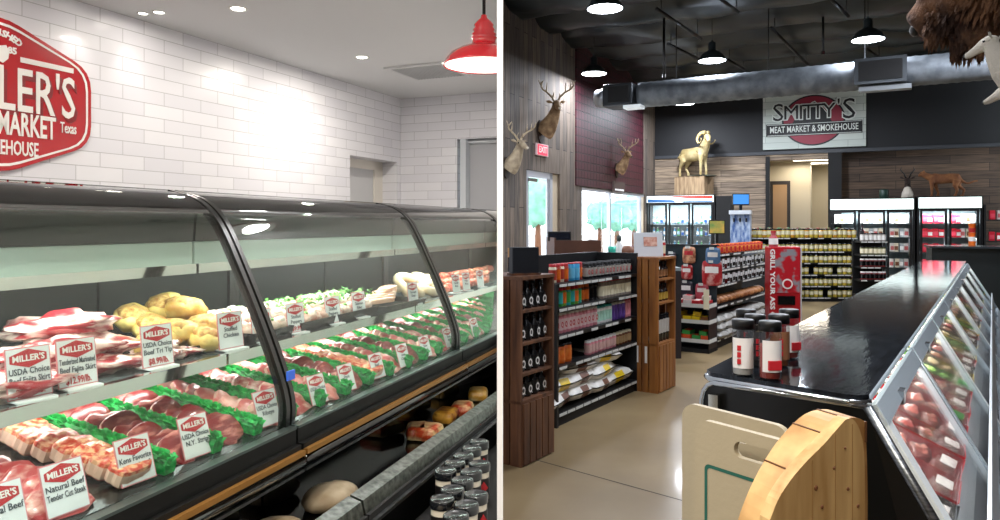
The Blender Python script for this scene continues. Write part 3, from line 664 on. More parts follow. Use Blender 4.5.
pendant('pendant_lamp', (p.x-.005, D, p.z-.0), LCZ, redm, mat('reflector_white', '#f4f1ea', .4, emit=1.6), .2, ps, 'glossy red barn-style pendant lamp beside the white partition', 'pendant lamp', None, 'L')
area('pendant_bulb_light', (p.x-.05, D, p.z-.02), 10, .2)

#RIGHT
# ================================================================== RIGHT: THE MARKET HALL
WF = Fr(4.14, 19.5, math.degrees(math.atan2(.879, .477)))       # window wall: x toward the corner, y outward
KF = Fr(4.14, 19.5, -24.4)                                      # back wall: x to the right, y outward
AF = lambda x, y, d=56.0: Fr(x, y, d)                           # aisle direction frames: x away down the aisle, -y faces the aisle
CF = Fr(.856, 1.70, 56.0)                                       # service counter
RCZ = 5.2
conc = mat('polished_concrete', '#7d6a4c',   .34, col2='#a08b68', scale=.9, det=9, lo=.3, hi=.7, col3='#8f7a59', coat=.12, bump=.06, bscale=3)
struct(MB().add([(0, -3, 0), (0, 11.9, 0), (4.14, 19.5, 0), (8.5, 17.6, 0), (13.5, 15.3, 0), (13.5, -3, 0)], [(5, 4, 3, 2, 1, 0)][::-1]).build('floor_market', conc))
# saw joint in the concrete
p, q = U(530, 459, 1168/234), None
def G(px, py, z=0): return U(px, py, (H-z)*FPX/(py-HY))
a, b = G(520, 455.5), G(700, 505.6); d_ = (b-a).normalized(); n_ = Vector((-d_.y, d_.x, 0))*.006; b = a+d_*2.6; a = a-d_*.6
struct(MB().add([a-n_+Vector((0, 0, .001)), b-n_+Vector((0, 0, .001)), b+n_+Vector((0, 0, .001)), a+n_+Vector((0, 0, .001))], [(0, 1, 2, 3)]).build('trim_1', mat('joint_dark', '#4a4034', .8)))
plankv = brickmat('weathered_planks', '#57504b', '#7b6d60', '#2a2522', 1.9, .17, .006, .75, .4, False, .5, wood=True)
plankh = brickmat('grey_planks_lying', '#a8947d', '#7d6e60', '#3a312a', 1.7, .15, .005, .75, .37, True, .5, wood=True)
plankd = brickmat('dark_planks_lying', '#64503f', '#45372e', '#181310', 1.9, .19, .005, .7, .41, True, .5, wood=True)
tinred = brickmat('oxblood_tin_tiles', '#3a0f1b', '#451422', '#1d070e', .17, .17, .014, .5, 0.0, True, 1.0)
blackw = mat('black_wall_paint', '#14161a', .6)
bw_ = WF.x
wdx = (bw_(526.5, 0), bw_(560, 0)); wdz = 2.57; wwx = (bw_(582, 0), bw_(645, 0)); wwz = 2.38
w = wall_with_hole('wall_window_side', WF, -9.0, 0.2, 0, 5.6, [(wdx[0], wdx[1], 0, wdz), (wwx[0], wwx[1], .85, wwz)], .2, plankv); clip(w, 'R')
tp = MB().box(bw_(576, -.02), bw_(643, -.02), -.03, -.001, wwz+.02, 5.3); struct(tp.build('wall_tin_panel', tinred, loc=WF.w(0, 0), rot=(0, 0, WF.t)))
dr2 = struct(empty('door_2', WF.w(0, 0), WF.t)); al = mat('door_frame_pale', '#b9bcc4', .4, .2); tan = mat('door_casing', '#c9b9a0', .6)
x0, x1 = wdx; mb = MB()
mb.box(x0, x0+.09, .02, .1, 0, wdz).box(x1-.42, x1-.3, .02, .1, 0, wdz).box(x0, x1-.3, .02, .1, wdz-.12, wdz); mb.build('door_frame', al, dr2)
MB().box(x1-.3, x1, .05, .1, 0, wdz).build('side_panel', tan, dr2)
MB().box(x0+.09, x0+.17, .04, .07, 0, wdz-.12).build('door_stile', al, dr2); MB().box(x1-.5, x1-.42, .04, .07, 0, wdz-.12).build('door_stile', al, dr2)
MB().box(x0+.17, x1-.5, .05, .056, 0, wdz-.12).build('door_glass', clear, dr2)
MB().box(x0+.1, x0+.45, -.0, .04, wdz-.2, wdz-.14).build('door_closer', steel, dr2)
wn2 = struct(empty('window_2', WF.w(0, 0), WF.t)); x0, x1 = wwx; mb = MB()
mb.box(x0, x1, .03, .1, .85, .93).box(x0, x1, .03, .1, wwz-.06, wwz).box(x0, x0+.05, .03, .1, .93, wwz-.06).box(x1-.35, x1-.22, .03, .1, .93, wwz-.06)
xm_ = bw_(609.5, .05); mb.box(xm_-.04, xm_+.04, .03, .1, .93, wwz-.06); mb.build('window_frame', al, wn2)
MB().box(x1-.22, x1, .04, .1, .85, wwz).build('side_panel', tan, wn2); MB().box(x0+.05, x1-.35, .06, .066, .93, wwz-.06).build('window_glass', clear, wn2)
# back wall
ox0, ox1, oz = KF.x(769, 0), KF.x(828, 0), 3.22; bz = 3.385; L2 = 11.0
wall_with_hole('wall_back_planks', KF, -.2, ox1+.25, 0, bz, [(ox0, ox1, 0, oz)], .3, plankh)
struct(MB().box(ox1+.25, L2, .45, .6, 0, bz).build('wall_back_recess', plankd, loc=KF.w(0, 0), rot=(0, 0, KF.t)))
struct(MB().box(-.2, L2, 0, .6, bz, 5.7).build('wall_back_upper', blackw, loc=KF.w(0, 0), rot=(0, 0, KF.t)))
struct(MB().box(ox1+.0, ox1+.30, -.03, .0, 0, bz).build('trim_2', blackm, loc=KF.w(0, 0), rot=(0, 0, KF.t)))
struct(MB().box(ox0-.08, ox0+.02, -.03, .0, 0, oz+.1).build('trim_3', blackm, loc=KF.w(0, 0), rot=(0, 0, KF.t)))
struct(MB().box(-.2, L2, -.04, .0, bz-.03, bz+.05).build('trim_4', mat('wall_ledge_grey', '#3a3d42', .5), loc=KF.w(0, 0), rot=(0, 0, KF.t)))
beige = mat('beige_room_wall', '#aca38f', .8)
struct(MB().box(ox0-1, ox1+1.2, 3.4, 3.5, 0, 3.6).build('wall_back_room_far', beige, loc=KF.w(0, 0), rot=(0, 0, KF.t)))
struct(MB().box(ox0-.25, ox0-.15, .3, 3.4, 0, 3.6).build('wall_back_room_left', beige, loc=KF.w(0, 0), rot=(0, 0, KF.t)))
struct(MB().box(ox1+.9, ox1+1.0, .62, 3.4, 0, 3.38).build('wall_back_room_right', beige, loc=KF.w(0, 0), rot=(0, 0, KF.t)))
struct(MB().box(ox0-.3, ox1+.24, .3, 3.5, 3.3, 3.4).build('ceiling_back_room', mat('acoustic_tile', '#b9b09c', .8), loc=KF.w(0, 0), rot=(0, 0, KF.t)))
struct(MB().box(ox0-.3, ox1+1.1, .3, 3.5, -.02, .0).build('floor_back_room', conc, loc=KF.w(0, 0), rot=(0, 0, KF.t)))
xw = KF.x(808, 1.6); struct(MB().box(xw-.06, xw+.06, 1.6, 3.4, 0, 3.3).build('wall_back_room_divider', beige, loc=KF.w(0, 0), rot=(0, 0, KF.t)))
d3 = struct(empty('door_3', KF.w(0, 0), KF.t)); yd = 1.45
struct(MB().box(ox0-.2, xw+.06, 1.5, 1.6, 0, 3.3).build('wall_back_room_door_side', beige, loc=KF.w(0, 0), rot=(0, 0, KF.t)))
a, b = KF.x(773, yd), KF.x(787, yd); zz = KF.z(780, 181, yd)
MB().box(a-.08, b+.08, yd, yd+.05, 0, zz).build('door_frame', mat('dark_casing', '#1e1815', .5), d3); MB().box(a, b, yd-.02, yd, 0, zz-.1).build('door_leaf', mat('brown_door', '#927452', .55), d3)
for px in (812, 820):
    yb_ = 1.0 if px == 812 else 2.2; x = KF.x(px, yb_)
    e = tag(empty('ceiling_light', KF.w(x, yb_, 3.285), KF.t), 'flat ceiling light panel inside the beige back room, '+('nearer one' if px == 812 else 'farther one'), 'ceiling light', 'back room ceiling lights')
    MB().box(-.45, .45, -.2, .2, -.01, .012).build('light_panel', mat('panel_light', '#fff6e2', emit=5), e); MB().box(-.48, .48, -.23, .23, -.004, .014).build('frame', white, e)
area('back_room_light', KF.w((ox0+ox1)/2, .9, 3.2), 26, .9, col='#fff3e0'); area('back_room_light', KF.w((ox0+ox1)/2+.5, 2.2, 3.2), 22, .9, col='#fff3e0')
# right wall far behind the counter, parallel to it
struct(MB().box(-6, 17, -1.0, -.9, 0, 5.6).build('wall_right', mat('dark_plank_side', '#2b2522', .7, col2='#3b322c', scale=3, stretch=(1, 1, 12)), loc=(CF.o[0], CF.o[1], 0), rot=(0, 0, CF.t)))
# black insulated ceiling: draped folds between the purlins
poly = [Vector(a) for a in ((-.3, -3.2), (-.3, 11.7), (3.95, 19.8), (8.4, 18.2), (14, 15.6), (14, -3.2))]
def inside(x, y):
    c = False; n = len(poly)
    for i in range(n):
        a, b = poly[i], poly[(i+1) % n]
        if (a.y > y) != (b.y > y) and x < (b.x-a.x)*(y-a.y)/(b.y-a.y)+a.x: c = not c
    return c
mb = MB(); NX, NY = 90, 200; idx = {}; vs = []
for j in range(NY+1):
    for i in range(NX+1):
        x = -9+i*26/NX; y = -22+j*24/NY; p = KF.w(x, y); s_ = y/1.25+.18*mn.noise(Vector((x*.5, y*.4, 0)))
        z = 5.15+  .24*abs(math.sin(PI*s_))**.6-.0+.07*mn.noise(Vector((x*1.7, y*2.5, 1)))+.02*mn.noise(Vector((x*5, y*6, 2)))
        idx[i, j] = len(vs); vs.append((p.x, p.y, z-.02 if False else 5.45-(z-5.15)*1.3))
fs = []
for j in range(NY):
    for i in range(NX):
        p = KF.w(-9+(i+.5)*26/NX, -22+(j+.5)*24/NY)
        if p.x > -.0 and inside(p.x, p.y): fs.append((idx[i, j], idx[i, j+1], idx[i+1, j+1], idx[i+1, j]))
mb.add(vs, fs, 0, True); struct(clip(mb.build('ceiling_market', mat('black_insulation', '#0f171a', .36, bump=.5, bscale=2.2)), 'R'))
struct(MB().add([(0, -3, 5.7), (0, 12, 5.7), (4.14, 20, 5.7), (15, 16, 5.7), (15, -3, 5.7)], [(0, 1, 2, 3, 4)]).build('ceiling_deck', blackm))
# track beams and hanging rods
def beam(p, q, lab):
    e = tag(empty('ceiling_track', p), lab, 'track', 'black ceiling tracks'); d = q-p
    MB().tube([(0, 0, 0), d], .035, seg=4).build('track_rail', black, e)
    for t in (.08, .9): c = d*t; MB().tube([c, (c.x, c.y, 5.32-p.z)], .008, seg=6).build('hanging_rod', black, e)
def atz(px, py, z): return U(px, py, (z-H)*FPX/(HY-py))
tl = ['above and left of the middle pendant', 'running down past the middle pendant', 'between the middle and right pendants', 'toward the top centre of the ceiling', 'highest, beside the right pendant', 'low and far behind the middle pendant', 'short one behind the right pendant']
for k, (a, b) in enumerate([((657, 9), (701, 39)), ((668, 44), (700, 60)), ((771, 28), (809, 66)), ((722, 0), (738, 12)), ((830, -2), (848, 16)), ((728, 60), (745, 70)), ((868, 50), (880, 58))]):
    beam(atz(*a, 4.95), atz(*b, 4.95), 'thin black ceiling track '+tl[k])
for k, (px, y0, y1) in enumerate([(664, 12, 76), (823, 0, 53)]):
    D = 12.5; a = U(px, y1, D); tag(MB().tube([(0, 0, 0), (0, 0, 5.3-a.z)], .022, seg=8).lathe([(.03, -.03), (.03, .03)], seg=8).build('drop_pole', black, loc=a), 'thin black pole dropping from the ceiling, '+['left of the middle pendant', 'left of the right pendant'][k], 'pole')
# duct
A_ = U(640, 98, 13.4); B_ = U(1010, 65, 10.7); A_.z = B_.z = 3.98; A_ = Vector((A_.x, A_.y, 3.98)); dd = (B_-A_)
du = tag(empty('air_duct', A_), 'long round spiral metal air duct hung below the black ceiling', 'duct'); mb = MB(); n = 90; pts = []; rs = []
for k in range(n+1): pts.append(dd*(k/n)*1.12); rs.append(.225+(.008 if k % 2 else 0))
duct_m = mat('galvanised_duct', '#7e848a', .62, .5, col2='#5c6268', scale=5); mb.tube(pts, rs, seg=24).build('duct_pipe', duct_m, du)
ang = math.atan2(dd.y, dd.x)
e1 = MB().box(-.62, -.05, -.3, .25, -.2, .2).build('end_box', mat('duct_box', '#3a3e42', .4, .6), du, rot=(0, 0, ang), bevel=.02)
MB().tube([(-.85, 0, 0), (-.62, 0, 0)], [.16, .2], seg=20).build('end_collar', mat('duct_end_pale', '#9aa0a6', .35, .6), du, rot=(0, 0, ang))
MB().box(-.5, -.1, -.34, -.3, -.14, .14).build('end_grille', blackm, du, rot=(0, 0, ang))
for fr_ in (.70,):
    c = dd*fr_; Mx = Matrix.Rotation(ang, 4, 'Z'); g2 = MB()
    g2.box(-.36, .36, -.36, -.2, -.2, .2).build('side_vent', mat('duct_box', '#3a3e42'), du, loc=c, rot=(0, 0, ang))
    MB().box(-.30, .30, -.38, -.36, -.15, .15).build('side_grille', blackm, du, loc=c, rot=(0, 0, ang))
    MB().box(-.3, .42, -.3, -.1, -.30, -.23).build('drip_tray', greyp, du, loc=c, rot=(0, 0, ang))
for fr_ in (.12, .4, .66, .9):
    c = dd*fr_; MB().tube([c+Vector((0, 0, .22)), c+Vector((0, 0, 1.35))], .008, seg=6).build('hanger_rod', black, du)
# ceiling speaker/wifi box below duct end, brightness put in as a faint glow
p = U(639, 110, 13.2); tag(MB().box(-.16, .16, -.13, .13, 0, .06).build('pale_box', mat('box_white_glow', '#d6dde0', .4, emit=.5), loc=(A_.x-.15, A_.y-.2, 3.70), rot=(0, 0, ang)), 'small pale box fixture fixed under the duct end', 'fixture')
# high-bay pendants
hb = [(.245, 0), (.25, .008), (.235, .03), (.2, .09), (.14, .15), (.075, .18), (.065, .2), (.065, .30), (.05, .33), (.015, .34), (.012, .37)]
hbm = mat('high_bay_shade', '#4b5458', .3, .7); emm = mat('high_bay_glow', '#f4f8ff', emit=16)
hl = ['largest, at the top edge left of centre', 'lit against the oxblood tin tiles', 'in the middle of the ceiling', 'right, lit above the sign', 'half hidden behind the duct by the ram', 'half hidden behind the duct over the sign']
PL = []
for px, py in ((605, 9), (594, 74), (712, 61), (868, 40), (684, 104), (794, 89)):
    PL.append(atz(px, py, 4.5))
PL += [Vector((2.2, 5.8, 4.5)), Vector((4.6, 8.6, 4.5)), Vector((1.3, 1.2, 4.5)), Vector((6.6, 9.6, 4.5))]  # unseen extra lamps, added to bring more light into the hall
for k, p in enumerate(PL):
    lab = 'black high-bay pendant lamp, '+hl[k] if k < 6 else 'black high-bay pendant lamp added overhead out of view to light the hall'
    e = tag(empty('high_bay_lamp', p), lab, 'pendant lamp', 'high-bay pendant lamps')
    MB().lathe(hb, seg=28, cap=False).build('lamp_shade', hbm, e); MB().lathe([(.235, .003), (.1, .03), (.002, .035)], seg=24).build('diffuser', emm, e)
    MB().tube([(0, 0, .36), (0, 0, 5.3-4.5)], .007, seg=6).build('cord', black, e)
    area('high_bay_light', p+Vector((0, 0, -.01)), 130 if 3 < k < 6 or k > 8 else 95, .42, col='#eef4ff')
# the hall sign
x0, x1 = KF.x(763, -.05), KF.x(866, -.05); z0, z1 = 3.48, 4.84
e = tag(empty('hall_sign', KF.w((x0+x1)/2, -.06, (z0+z1)/2), KF.t), 'white plank sign with red mountain emblem on black upper back wall', 'sign'); w_ = (x1-x0)/2; h_ = (z1-z0)/2
MB().box(-w_, w_, 0, .05, -h_, h_).build('sign_board', brickmat('white_sign_planks', '#cfd6cf', '#b9c2bc', '#98a39e', 1.1, .17, .006, .6, .3, True, .2), e)
ink = mat('sign_ink', '#101214', .5); ered = mat('emblem_red', '#8d1f35', .5); eo = mat('emblem_white', '#dfe5df', .5)
def disc(r1, r2, y0, y1, m, nm, cz=0, cxx=0, sx=1.0, lo=0, hi=360):
    n = 48; A = []; 
    for k in range(n): a = math.radians(lo+(hi-lo)*k/(n-1)); A.append((cxx+sx*math.cos(a), math.sin(a)))
    mb = MB()
    if r2 <= 0: mb.prism([(cxx+(x-cxx)*r1, cz+z*r1) for x, z in A[:-1]], y0, y1, 'y')
    else:
        n2 = n-1
        for k in range(n2):
            (xa, za), (xb, zb) = A[k], A[k+1]
            mb.add([(cxx+(xa-cxx)*r1, y0, cz+za*r1), (cxx+(xb-cxx)*r1, y0, cz+zb*r1), (cxx+(xb-cxx)*r2, y0, cz+zb*r2), (cxx+(xa-cxx)*r2, y0, cz+za*r2)], [(0, 1, 2, 3)])
    return mb.build(nm, m, e)
disc(.62, 0, -.006, -.001, ink, 'emblem_ring', .0, sx=1.15); disc(.585, 0, -.010, -.006, ered, 'emblem_disc', .0, sx=1.15)
M1 = [(-.5, -.1), (-.32, .22), (-.25, .3), (-.2, .28), (-.1, .36), (-.02, .42), (.04, .44), (.12, .36), (.22, .28), (.3, .16), (.42, -.05)]
MB().prism(M1, -.014, -.010, 'y').build('emblem_mountain', ink, e)
mb = MB()
for (a, b), (c, d) in zip(M1[1:-2], M1[2:-1]): mb.add([(a, -.0155, b), (c, -.0155, d), (c, -.0155, d+.03), (a, -.0155, b+.03)], [(0, 1, 2, 3)])
mb.build('mountain_outline', eo, e)
lx = -.80
for ch, dx_, sz, tl_ in zip("SMITTY'S", [0, .27, .47, .62, .81, 1.03, 1.22, 1.42], [.62, .5, .5, .5, .5, .5, .5, .7], [.05, 0, -.03, 0, 0, .03, 0, .05]):
    xx = lx+dx_*1.12; zz = .2
    for sc_, m_, y_, b_, nm in ((1, eo, -.020, .026, 'lettering_outline'), (1, ink, -.0245, .0, 'lettering')):
        txt(ch, sz, m_, e, (xx, y_, zz+tl_*.2+(.08 if ch == "'" else 0)), ext=.002, bold=b_, name=nm, sx=1.0)
MB().box(-1.08, 1.08, -.022, -.016, -.36, -.05).build('banner', ink, e); 
mb = MB()
for zb_ in (-.345, -.077): mb.box(-1.06, 1.06, -.0235, -.022, zb_, zb_+.012)
mb.build('banner_rule', eo, e)
txt("MEAT MARKET & SMOKEHOUSE", .22, eo, e, (0, -.026, -.205), bold=.002, width=1.98)
for k, (a, b, s_) in enumerate([(-.72, .33, .06), (-.82, .2, .05), (.52, .5, .06), (.64, .36, .06), (.72, .42, .05)]):
    MB().prism([(a+s_*.6*(1 if j % 2 == 0 else .45)*math.sin(j*PI/5), b+s_*.6*(1 if j % 2 == 0 else .45)*math.cos(j*PI/5)) for j in range(10)], -.006, -.001, 'y').build('star', ink, e)

# ------------------------------------------------------------------ bottles and goods used on the shelves
def bottle(name, mats, r, h, neck=.0, cap=.15, label=(.15, .7), box=False):
    """single mesh: 0 body, 1 cap, 2 label, 3 mark on the label"""
    mb = MB(); hc = h*(1-cap)
    if neck: mb.lathe([(r*.95, 0), (r, h*.02), (r, hc*.62), (r*.45, hc*.8), (r*neck, hc*.86), (r*neck, hc)], 0, 12).lathe([(r*neck*1.15, hc), (r*neck*1.15, h)], 1, 10); top = .6
    else: mb.lathe([(r*.95, 0), (r, h*.02), (r, hc*.95), (r*.85, hc)], 0, 12).lathe([(r*.95, hc), (r*.95, h*.98), (r*.85, h)], 1, 12); top = .95
    l0, l1 = h*label[0], min(h*label[1], hc*top); mb.lathe([(r*1.02, l0), (r*1.02, l1)], 2, 12)
    if len(mats) > 3: ring_ = [(math.sin(a*PI/6), math.cos(a*PI/6)) for a in range(12)]; zc = (l0+l1)/2
    if len(mats) > 3:
        mb.add([(x*r*.62, -r*1.1, zc+z*r*.75) for x, z in ring_]+[(x*r*.34, -r*1.1, zc+z*r*.42) for x, z in ring_], [(i, (i+1) % 12, 12+(i+1) % 12, 12+i) for i in range(12)], 3)
        mb.add([(r*.2, -r*1.1, zc-r*.3), (r*.4, -r*1.1, zc-r*.2), (r*.7, -r*1.05, zc-r*.85), (r*.45, -r*1.1, zc-r*.9)], [(0, 1, 2, 3)], 3)
    return proto(mb.build(name, mats))
amber = mat('sauce_brown', '#2c1712', .2, coat=.5); dark = mat('bottle_dark', '#0c0c0f', .2, coat=.5)
def row(pr, F, x0, x1, y, z, n, lab, cat, grp, jit=.004, skip=(), side=None, sc=None, rot=0):
    """n single things standing in a line on a board"""
    if not isinstance(pr, (list, tuple)): pr = [pr]
    for k in range(n):
        if k in skip: continue
        x = x0+(x1-x0)*(k+.5)/n; p = F.w(x+R.uniform(-jit, jit), y+R.uniform(-jit, jit), z)
        if side == 'R' and p.x < EPS+.04: continue
        q = useproto(pr[k % len(pr)], p, (0, 0, F.t+rot+R.uniform(-.1, .1)), lab.replace('#', OR1[k]), cat, grp)
        if sc: q.scale = (sc, sc, sc)
# ------------------------------------------------------------------ crate towers
cratem = mat('crate_walnut', '#4f3222', .55, col2='#7d5236', scale=3, det=5, stretch=(6, 6, .6), rnd=.1); crated = mat('crate_inner', '#3b2115', .6)
crateo = mat('crate_oak', '#7d4a22', .5, col2='#a3692f', scale=3, det=5, stretch=(6, 6, .6), rnd=.1)
def crate_tower(F, W, Dp, boards, top, m, lab, side=None, cat='crate shelf'):
    e = tag(empty('crate_tower', F.w(0, 0), F.t), lab, cat); low = boards[-1]
    def C(o): return clip(o, side) if side else o
    for x in (0, W-.02):                               # upright edge frames of the open front
        C(MB().box(x, x+.02, .0, .03, 0, top).build('front_post', m, e))
    for k in range(5):                                 # end slats, both ends
        y0 = .032+k*(Dp-.03)/5; y1 = y0+(Dp-.03)/5-.012
        C(MB().box(0, .014, y0, y1, 0, top).build('side_slat', m, e)); C(MB().box(W-.014, W, y0, y1, 0, top).build('side_slat', m, e))
    for z in boards[:-1]: C(MB().box(.014, W-.014, .005, Dp, z-.018, z).build('shelf_board', m, e))
    C(MB().box(.0, W, -.0, Dp, low-.02, low).build('crate_lid', m, e))
    C(MB().box(-.004, W+.004, -.004, Dp+.004, top, top+.022).build('top_board', m, e))
    C(MB().box(.014, W-.014, Dp-.02, Dp, 0, top).build('back_board', crated, e)); C(MB().box(.014, W-.014, .03, Dp-.02, .0, .02).build('floor_board', m, e))
    n = 5
    for k in range(n):
        x0 = .02+k*(W-.04)/n; C(MB().box(x0+.004, x0+(W-.04)/n-.008, -.012, .004, .01, low-.02).build('front_slat', m, e))
    return e
T1 = Fr(*G(521, 468)[:2], 55.0); b1 = [1.033, .816, .612, .434]; W1 = .425
t1 = crate_tower(T1, W1, .36, b1, 1.235, cratem, 'dark wooden crate tower with black bottles, nearest, beside the white partition', 'R')
qb = bottle('sauce_bottle', [dark, blackm, mat('label_black', '#121214', .4), white2], .036, .18, .42, .1, (.06, .56))
# ring-shaped mark: a white disc with a dark centre
for k, z in enumerate(b1):
    row(qb, T1, .035, W1-.03, .07, z+.001, 4, 'black sauce bottle with white round mark, #, '+['top', 'second', 'third', 'lowest'][k]+' shelf of nearest crate tower', 'bottle', 'black sauce bottles in the nearest crate tower', side='R')
T2 = Fr(*G(658, 394)[:2], 55.0); b2 = [1.083, .856, .469]; W2 = .44
t2 = crate_tower(T2, W2, .38, b2, 1.27, crateo, 'lighter wooden crate tower with sauce bottles at the far end of black shelving')
sb1 = bottle('sauce_bottle', [amber, blackm, mat('label_tan', '#b5845a', .4)], .03, .16, .45, .12, (.1, .5)); sb2 = bottle('sauce_bottle', [amber, dark, mat('label_gold', '#c7a548', .4)], .03, .17, .45, .12, (.1, .5)); sb3 = bottle('seasoning_bottle', [dark, dark, mat('label_silver', '#b9b4ae', .4)], .032, .22, 0, .1, (.3, .8))
row(sb1, T2, .03, W2-.03, .08, b2[0]+.001, 5, 'brown sauce bottle, #, top shelf of far crate tower', 'bottle', 'bottles in the far crate tower')
row(sb2, T2, .03, W2-.03, .08, b2[1]+.001, 5, 'gold-labelled sauce bottle, #, middle shelf of far crate tower', 'bottle', 'bottles in the far crate tower')
row(sb3, T2, .03, W2-.03, .08, b2[2]+.001, 5, 'silver-labelled seasoning bottle, #, low shelf of far crate tower', 'bottle', 'bottles in the far crate tower', sc=1.2)
for k in (0, 1): tag(MB().box(-.012, .012, -.002, .0, 0, .16).build('price_strip', white2, loc=T2.w(-.004, .12+k*.09, .28), rot=(0, 0, T2.t-PI/2)), f'narrow white price strip on the side of far crate tower, {["near", "far"][k]} one', 'label strip', 'price strips')
# sign box on tower 1, paper sign on tower 2
p = T1.w(.19, .1, 1.258)
e = tag(empty('sign_box', p, T1.t-.55), 'square black box sign standing on the nearest crate tower', 'sign'); MB().box(-.1, .1, -.03, .03, .01, .19).build('box_body', mat('charcoal_board', '#1d2026', .5), e, bevel=.004)
MB().box(-.11, .11, -.04, .04, 0, .012).build('box_foot', cratem, e)
e = tag(empty('paper_sign', T2.w(.16, .16, 1.293), T2.t-.75), 'white paper sign with pink print standing on the far crate tower', 'sign')
Mx = Matrix.Rotation(-.12, 4, 'X'); MB().box(-.15, .15, 0, .004, 0, .235, M=Mx).build('sheet', mat('paper', '#d9dce0', .6), e); MB().box(-.05, .09, -.003, -.001, .1, .19, M=Mx).build('printed_picture', mat('print_pinkish', '#c77f6c', .6, col2='#e9c3b0', scale=20), e); MB().box(-.13, .13, -.02, .05, 0, .006).build('stand', clear, e)
row(bottle('seasoning_bottle', [redp, white2, cream], .03, .15, 0, .12), T2, .3, .42, .12, 1.293, 2, 'red bottle standing beside the paper sign, #', 'bottle', 'bottles on the far crate tower')

# ------------------------------------------------------------------ black gondola between the towers
shelfb = mat('shelf_black', '#0e0f11', .45); strip = mat('price_channel', '#d2d4cf', .4)
def ticket_strip(mb, x0, x1, y, z, n, m=1, seed=1):
    rr = random.Random(seed); w = (x1-x0)/n
    mb.box(x0, x1, y-.002, y, z-.030, z-.002, 1)
    for k in range(n):
        if rr.random() < .8: mb.box(x0+k*w+w*.06, x0+(k+1)*w-w*.06, y-.005, y-.002, z-.028, z-.006, m)
def gondola(F, W, Dp, zs, top, lab, back_both=False, endp=True):
    e = tag(empty('shelving_unit', F.w(0, 0), F.t), lab, 'shelving')
    MB().box(0, W, Dp-.04, Dp, 0, top).build('back_panel', shelfb, e)
    for x in (0, W-.03): MB().box(x, x+.03, .0, Dp-.04, 0, (top-.005 if x else zs[0]) if endp else .3).build('end_panel', shelfb, e)
    for k, z in enumerate(zs):
        MB().box(.03, W-.03, .0, Dp-.04, z-.03, z).build('shelf', shelfb, e)
        mb = MB(); ticket_strip(mb, .03, W-.03, 0, z, max(4, int(W/.14)), 0, k+3); mb.build('ticket_strip', [strip, shelfb], e)
    MB().box(.0, W, .02, Dp, 0, zs[-1]-.03 if zs[-1] > .05 else .02).build('base', blackm, e)
    return e
ga = G(559, 429); GF = Fr(ga.x, ga.y, 56.0); GW = 1.585; gz = [1.135, .940, .724, .478, .11]; GF = Fr(*GF.w(.0, .02)[:2], 56.0)
gond = gondola(GF, GW, .46, gz, 1.335, 'black gondola shelving of spices and bags between the two crate towers')
spm = mat('spice_red', '#a83a2c', .4); mk = lambda nm, b, c, l, r=.032, h=.15, cap=.15, mark=None: bottle(nm, [b, c, l]+([mark] if mark else []), r, h, 0, cap)
rb = [mk('spice_bottle', cream, redp, spm), mk('spice_bottle', spm, redp, orange), mk('spice_can', blu, redp, teal, .034, .15, .06)]
row([rb[0], rb[1]], GF, .05, .32, .09, gz[0]+.001, 4, 'red-capped spice bottle, #, left of blue cans on top shelf', 'bottle', 'spice bottles on the top shelf'); 
bc = mk('spice_can', mat('can_blue', '#3a9fd0', .35), redp, mat('can_lightblue', '#6cbde0', .35), .036, .15, .06); row(bc, GF, .32, .5, .08, gz[0]+.001, 2, 'light blue spice can with red lid, # of the pair on top shelf', 'can', 'spice cans on the top shelf')
row(rb[1], GF, .5, .58, .09, gz[0]+.001, 1, 'orange-red spice bottle standing right of the two blue cans', 'bottle', 'spice bottles on the top shelf')
bwj = mk('spice_jar', dark, blackm, mat('label_grey', '#a8a29a', .5), .027, .135, .18, redp); row(bwj, GF, .6, GW-.05, .07, gz[0]+.001, 13, 'grey-labelled black-lidded spice jar, # along, top shelf of near gondola', 'jar', 'spice jars on the top shelf')
row(bwj, GF, .62, GW-.05, .15, gz[0]+.001, 12, 'grey-labelled black-lidded spice jar, # in the rear line, top shelf', 'jar', 'spice jars on the top shelf')
row([mk('sauce_bottle', teal, orange, green_c, .032, .16, .2), mk('sauce_bottle', green_c, redp, teal, .032, .16, .2), mk('sauce_bottle', mat('relish', '#7ea23a', .4), redp, orange, .032, .16, .2)], GF, .05, .52, .07, gz[1]+.001, 7, 'teal and green sauce bottle, # along the second shelf', 'bottle', 'sauce bottles on the second shelf')
row(mk('spice_bottle', brownp, orange, orange, .034, .15), GF, .52, .68, .09, gz[1]+.001, 2, 'orange and brown spice bottle, # of two on second shelf', 'bottle', 'spice bottles on the second shelf')
row(mk('spice_bottle', dark, blackm, dark, .032, .16), GF, .7, .85, .09, gz[1]+.001, 2, 'all-black spice bottle, # of two on second shelf', 'bottle', 'spice bottles on the second shelf')
row(mk('spice_bottle', mat('mottled_white', '#b9ada0', .4, col2='#7a6c60', scale=30), redp, cream, .03, .16, .08), GF, .88, GW-.05, .07, gz[1]+.001, 10, 'beige spice bottle, # along the right half of second shelf', 'bottle', 'spice bottles on the second shelf')
row(mk('spice_bottle', pink, white2, mat('label_pinkwhite', '#e3c6c6', .5), .032, .165, .12, redp), GF, .05, .8, .07, gz[2]+.001, 11, 'pink and white spice bottle, # along third shelf', 'bottle', 'spice bottles on the third shelf')
row(mk('spice_bottle', white2, teal, mat('label_mint', '#a9d6c4', .5), .032, .16, .12), GF, .8, 1.1, .07, gz[2]+.001, 5, 'mint and white spice bottle, # on third shelf', 'bottle', 'spice bottles on the third shelf')
row(mk('spice_bottle', purple, white2, purple, .032, .16, .12), GF, 1.1, 1.4, .07, gz[2]+.001, 4, 'purple spice bottle, # on third shelf', 'bottle', 'spice bottles on the third shelf')
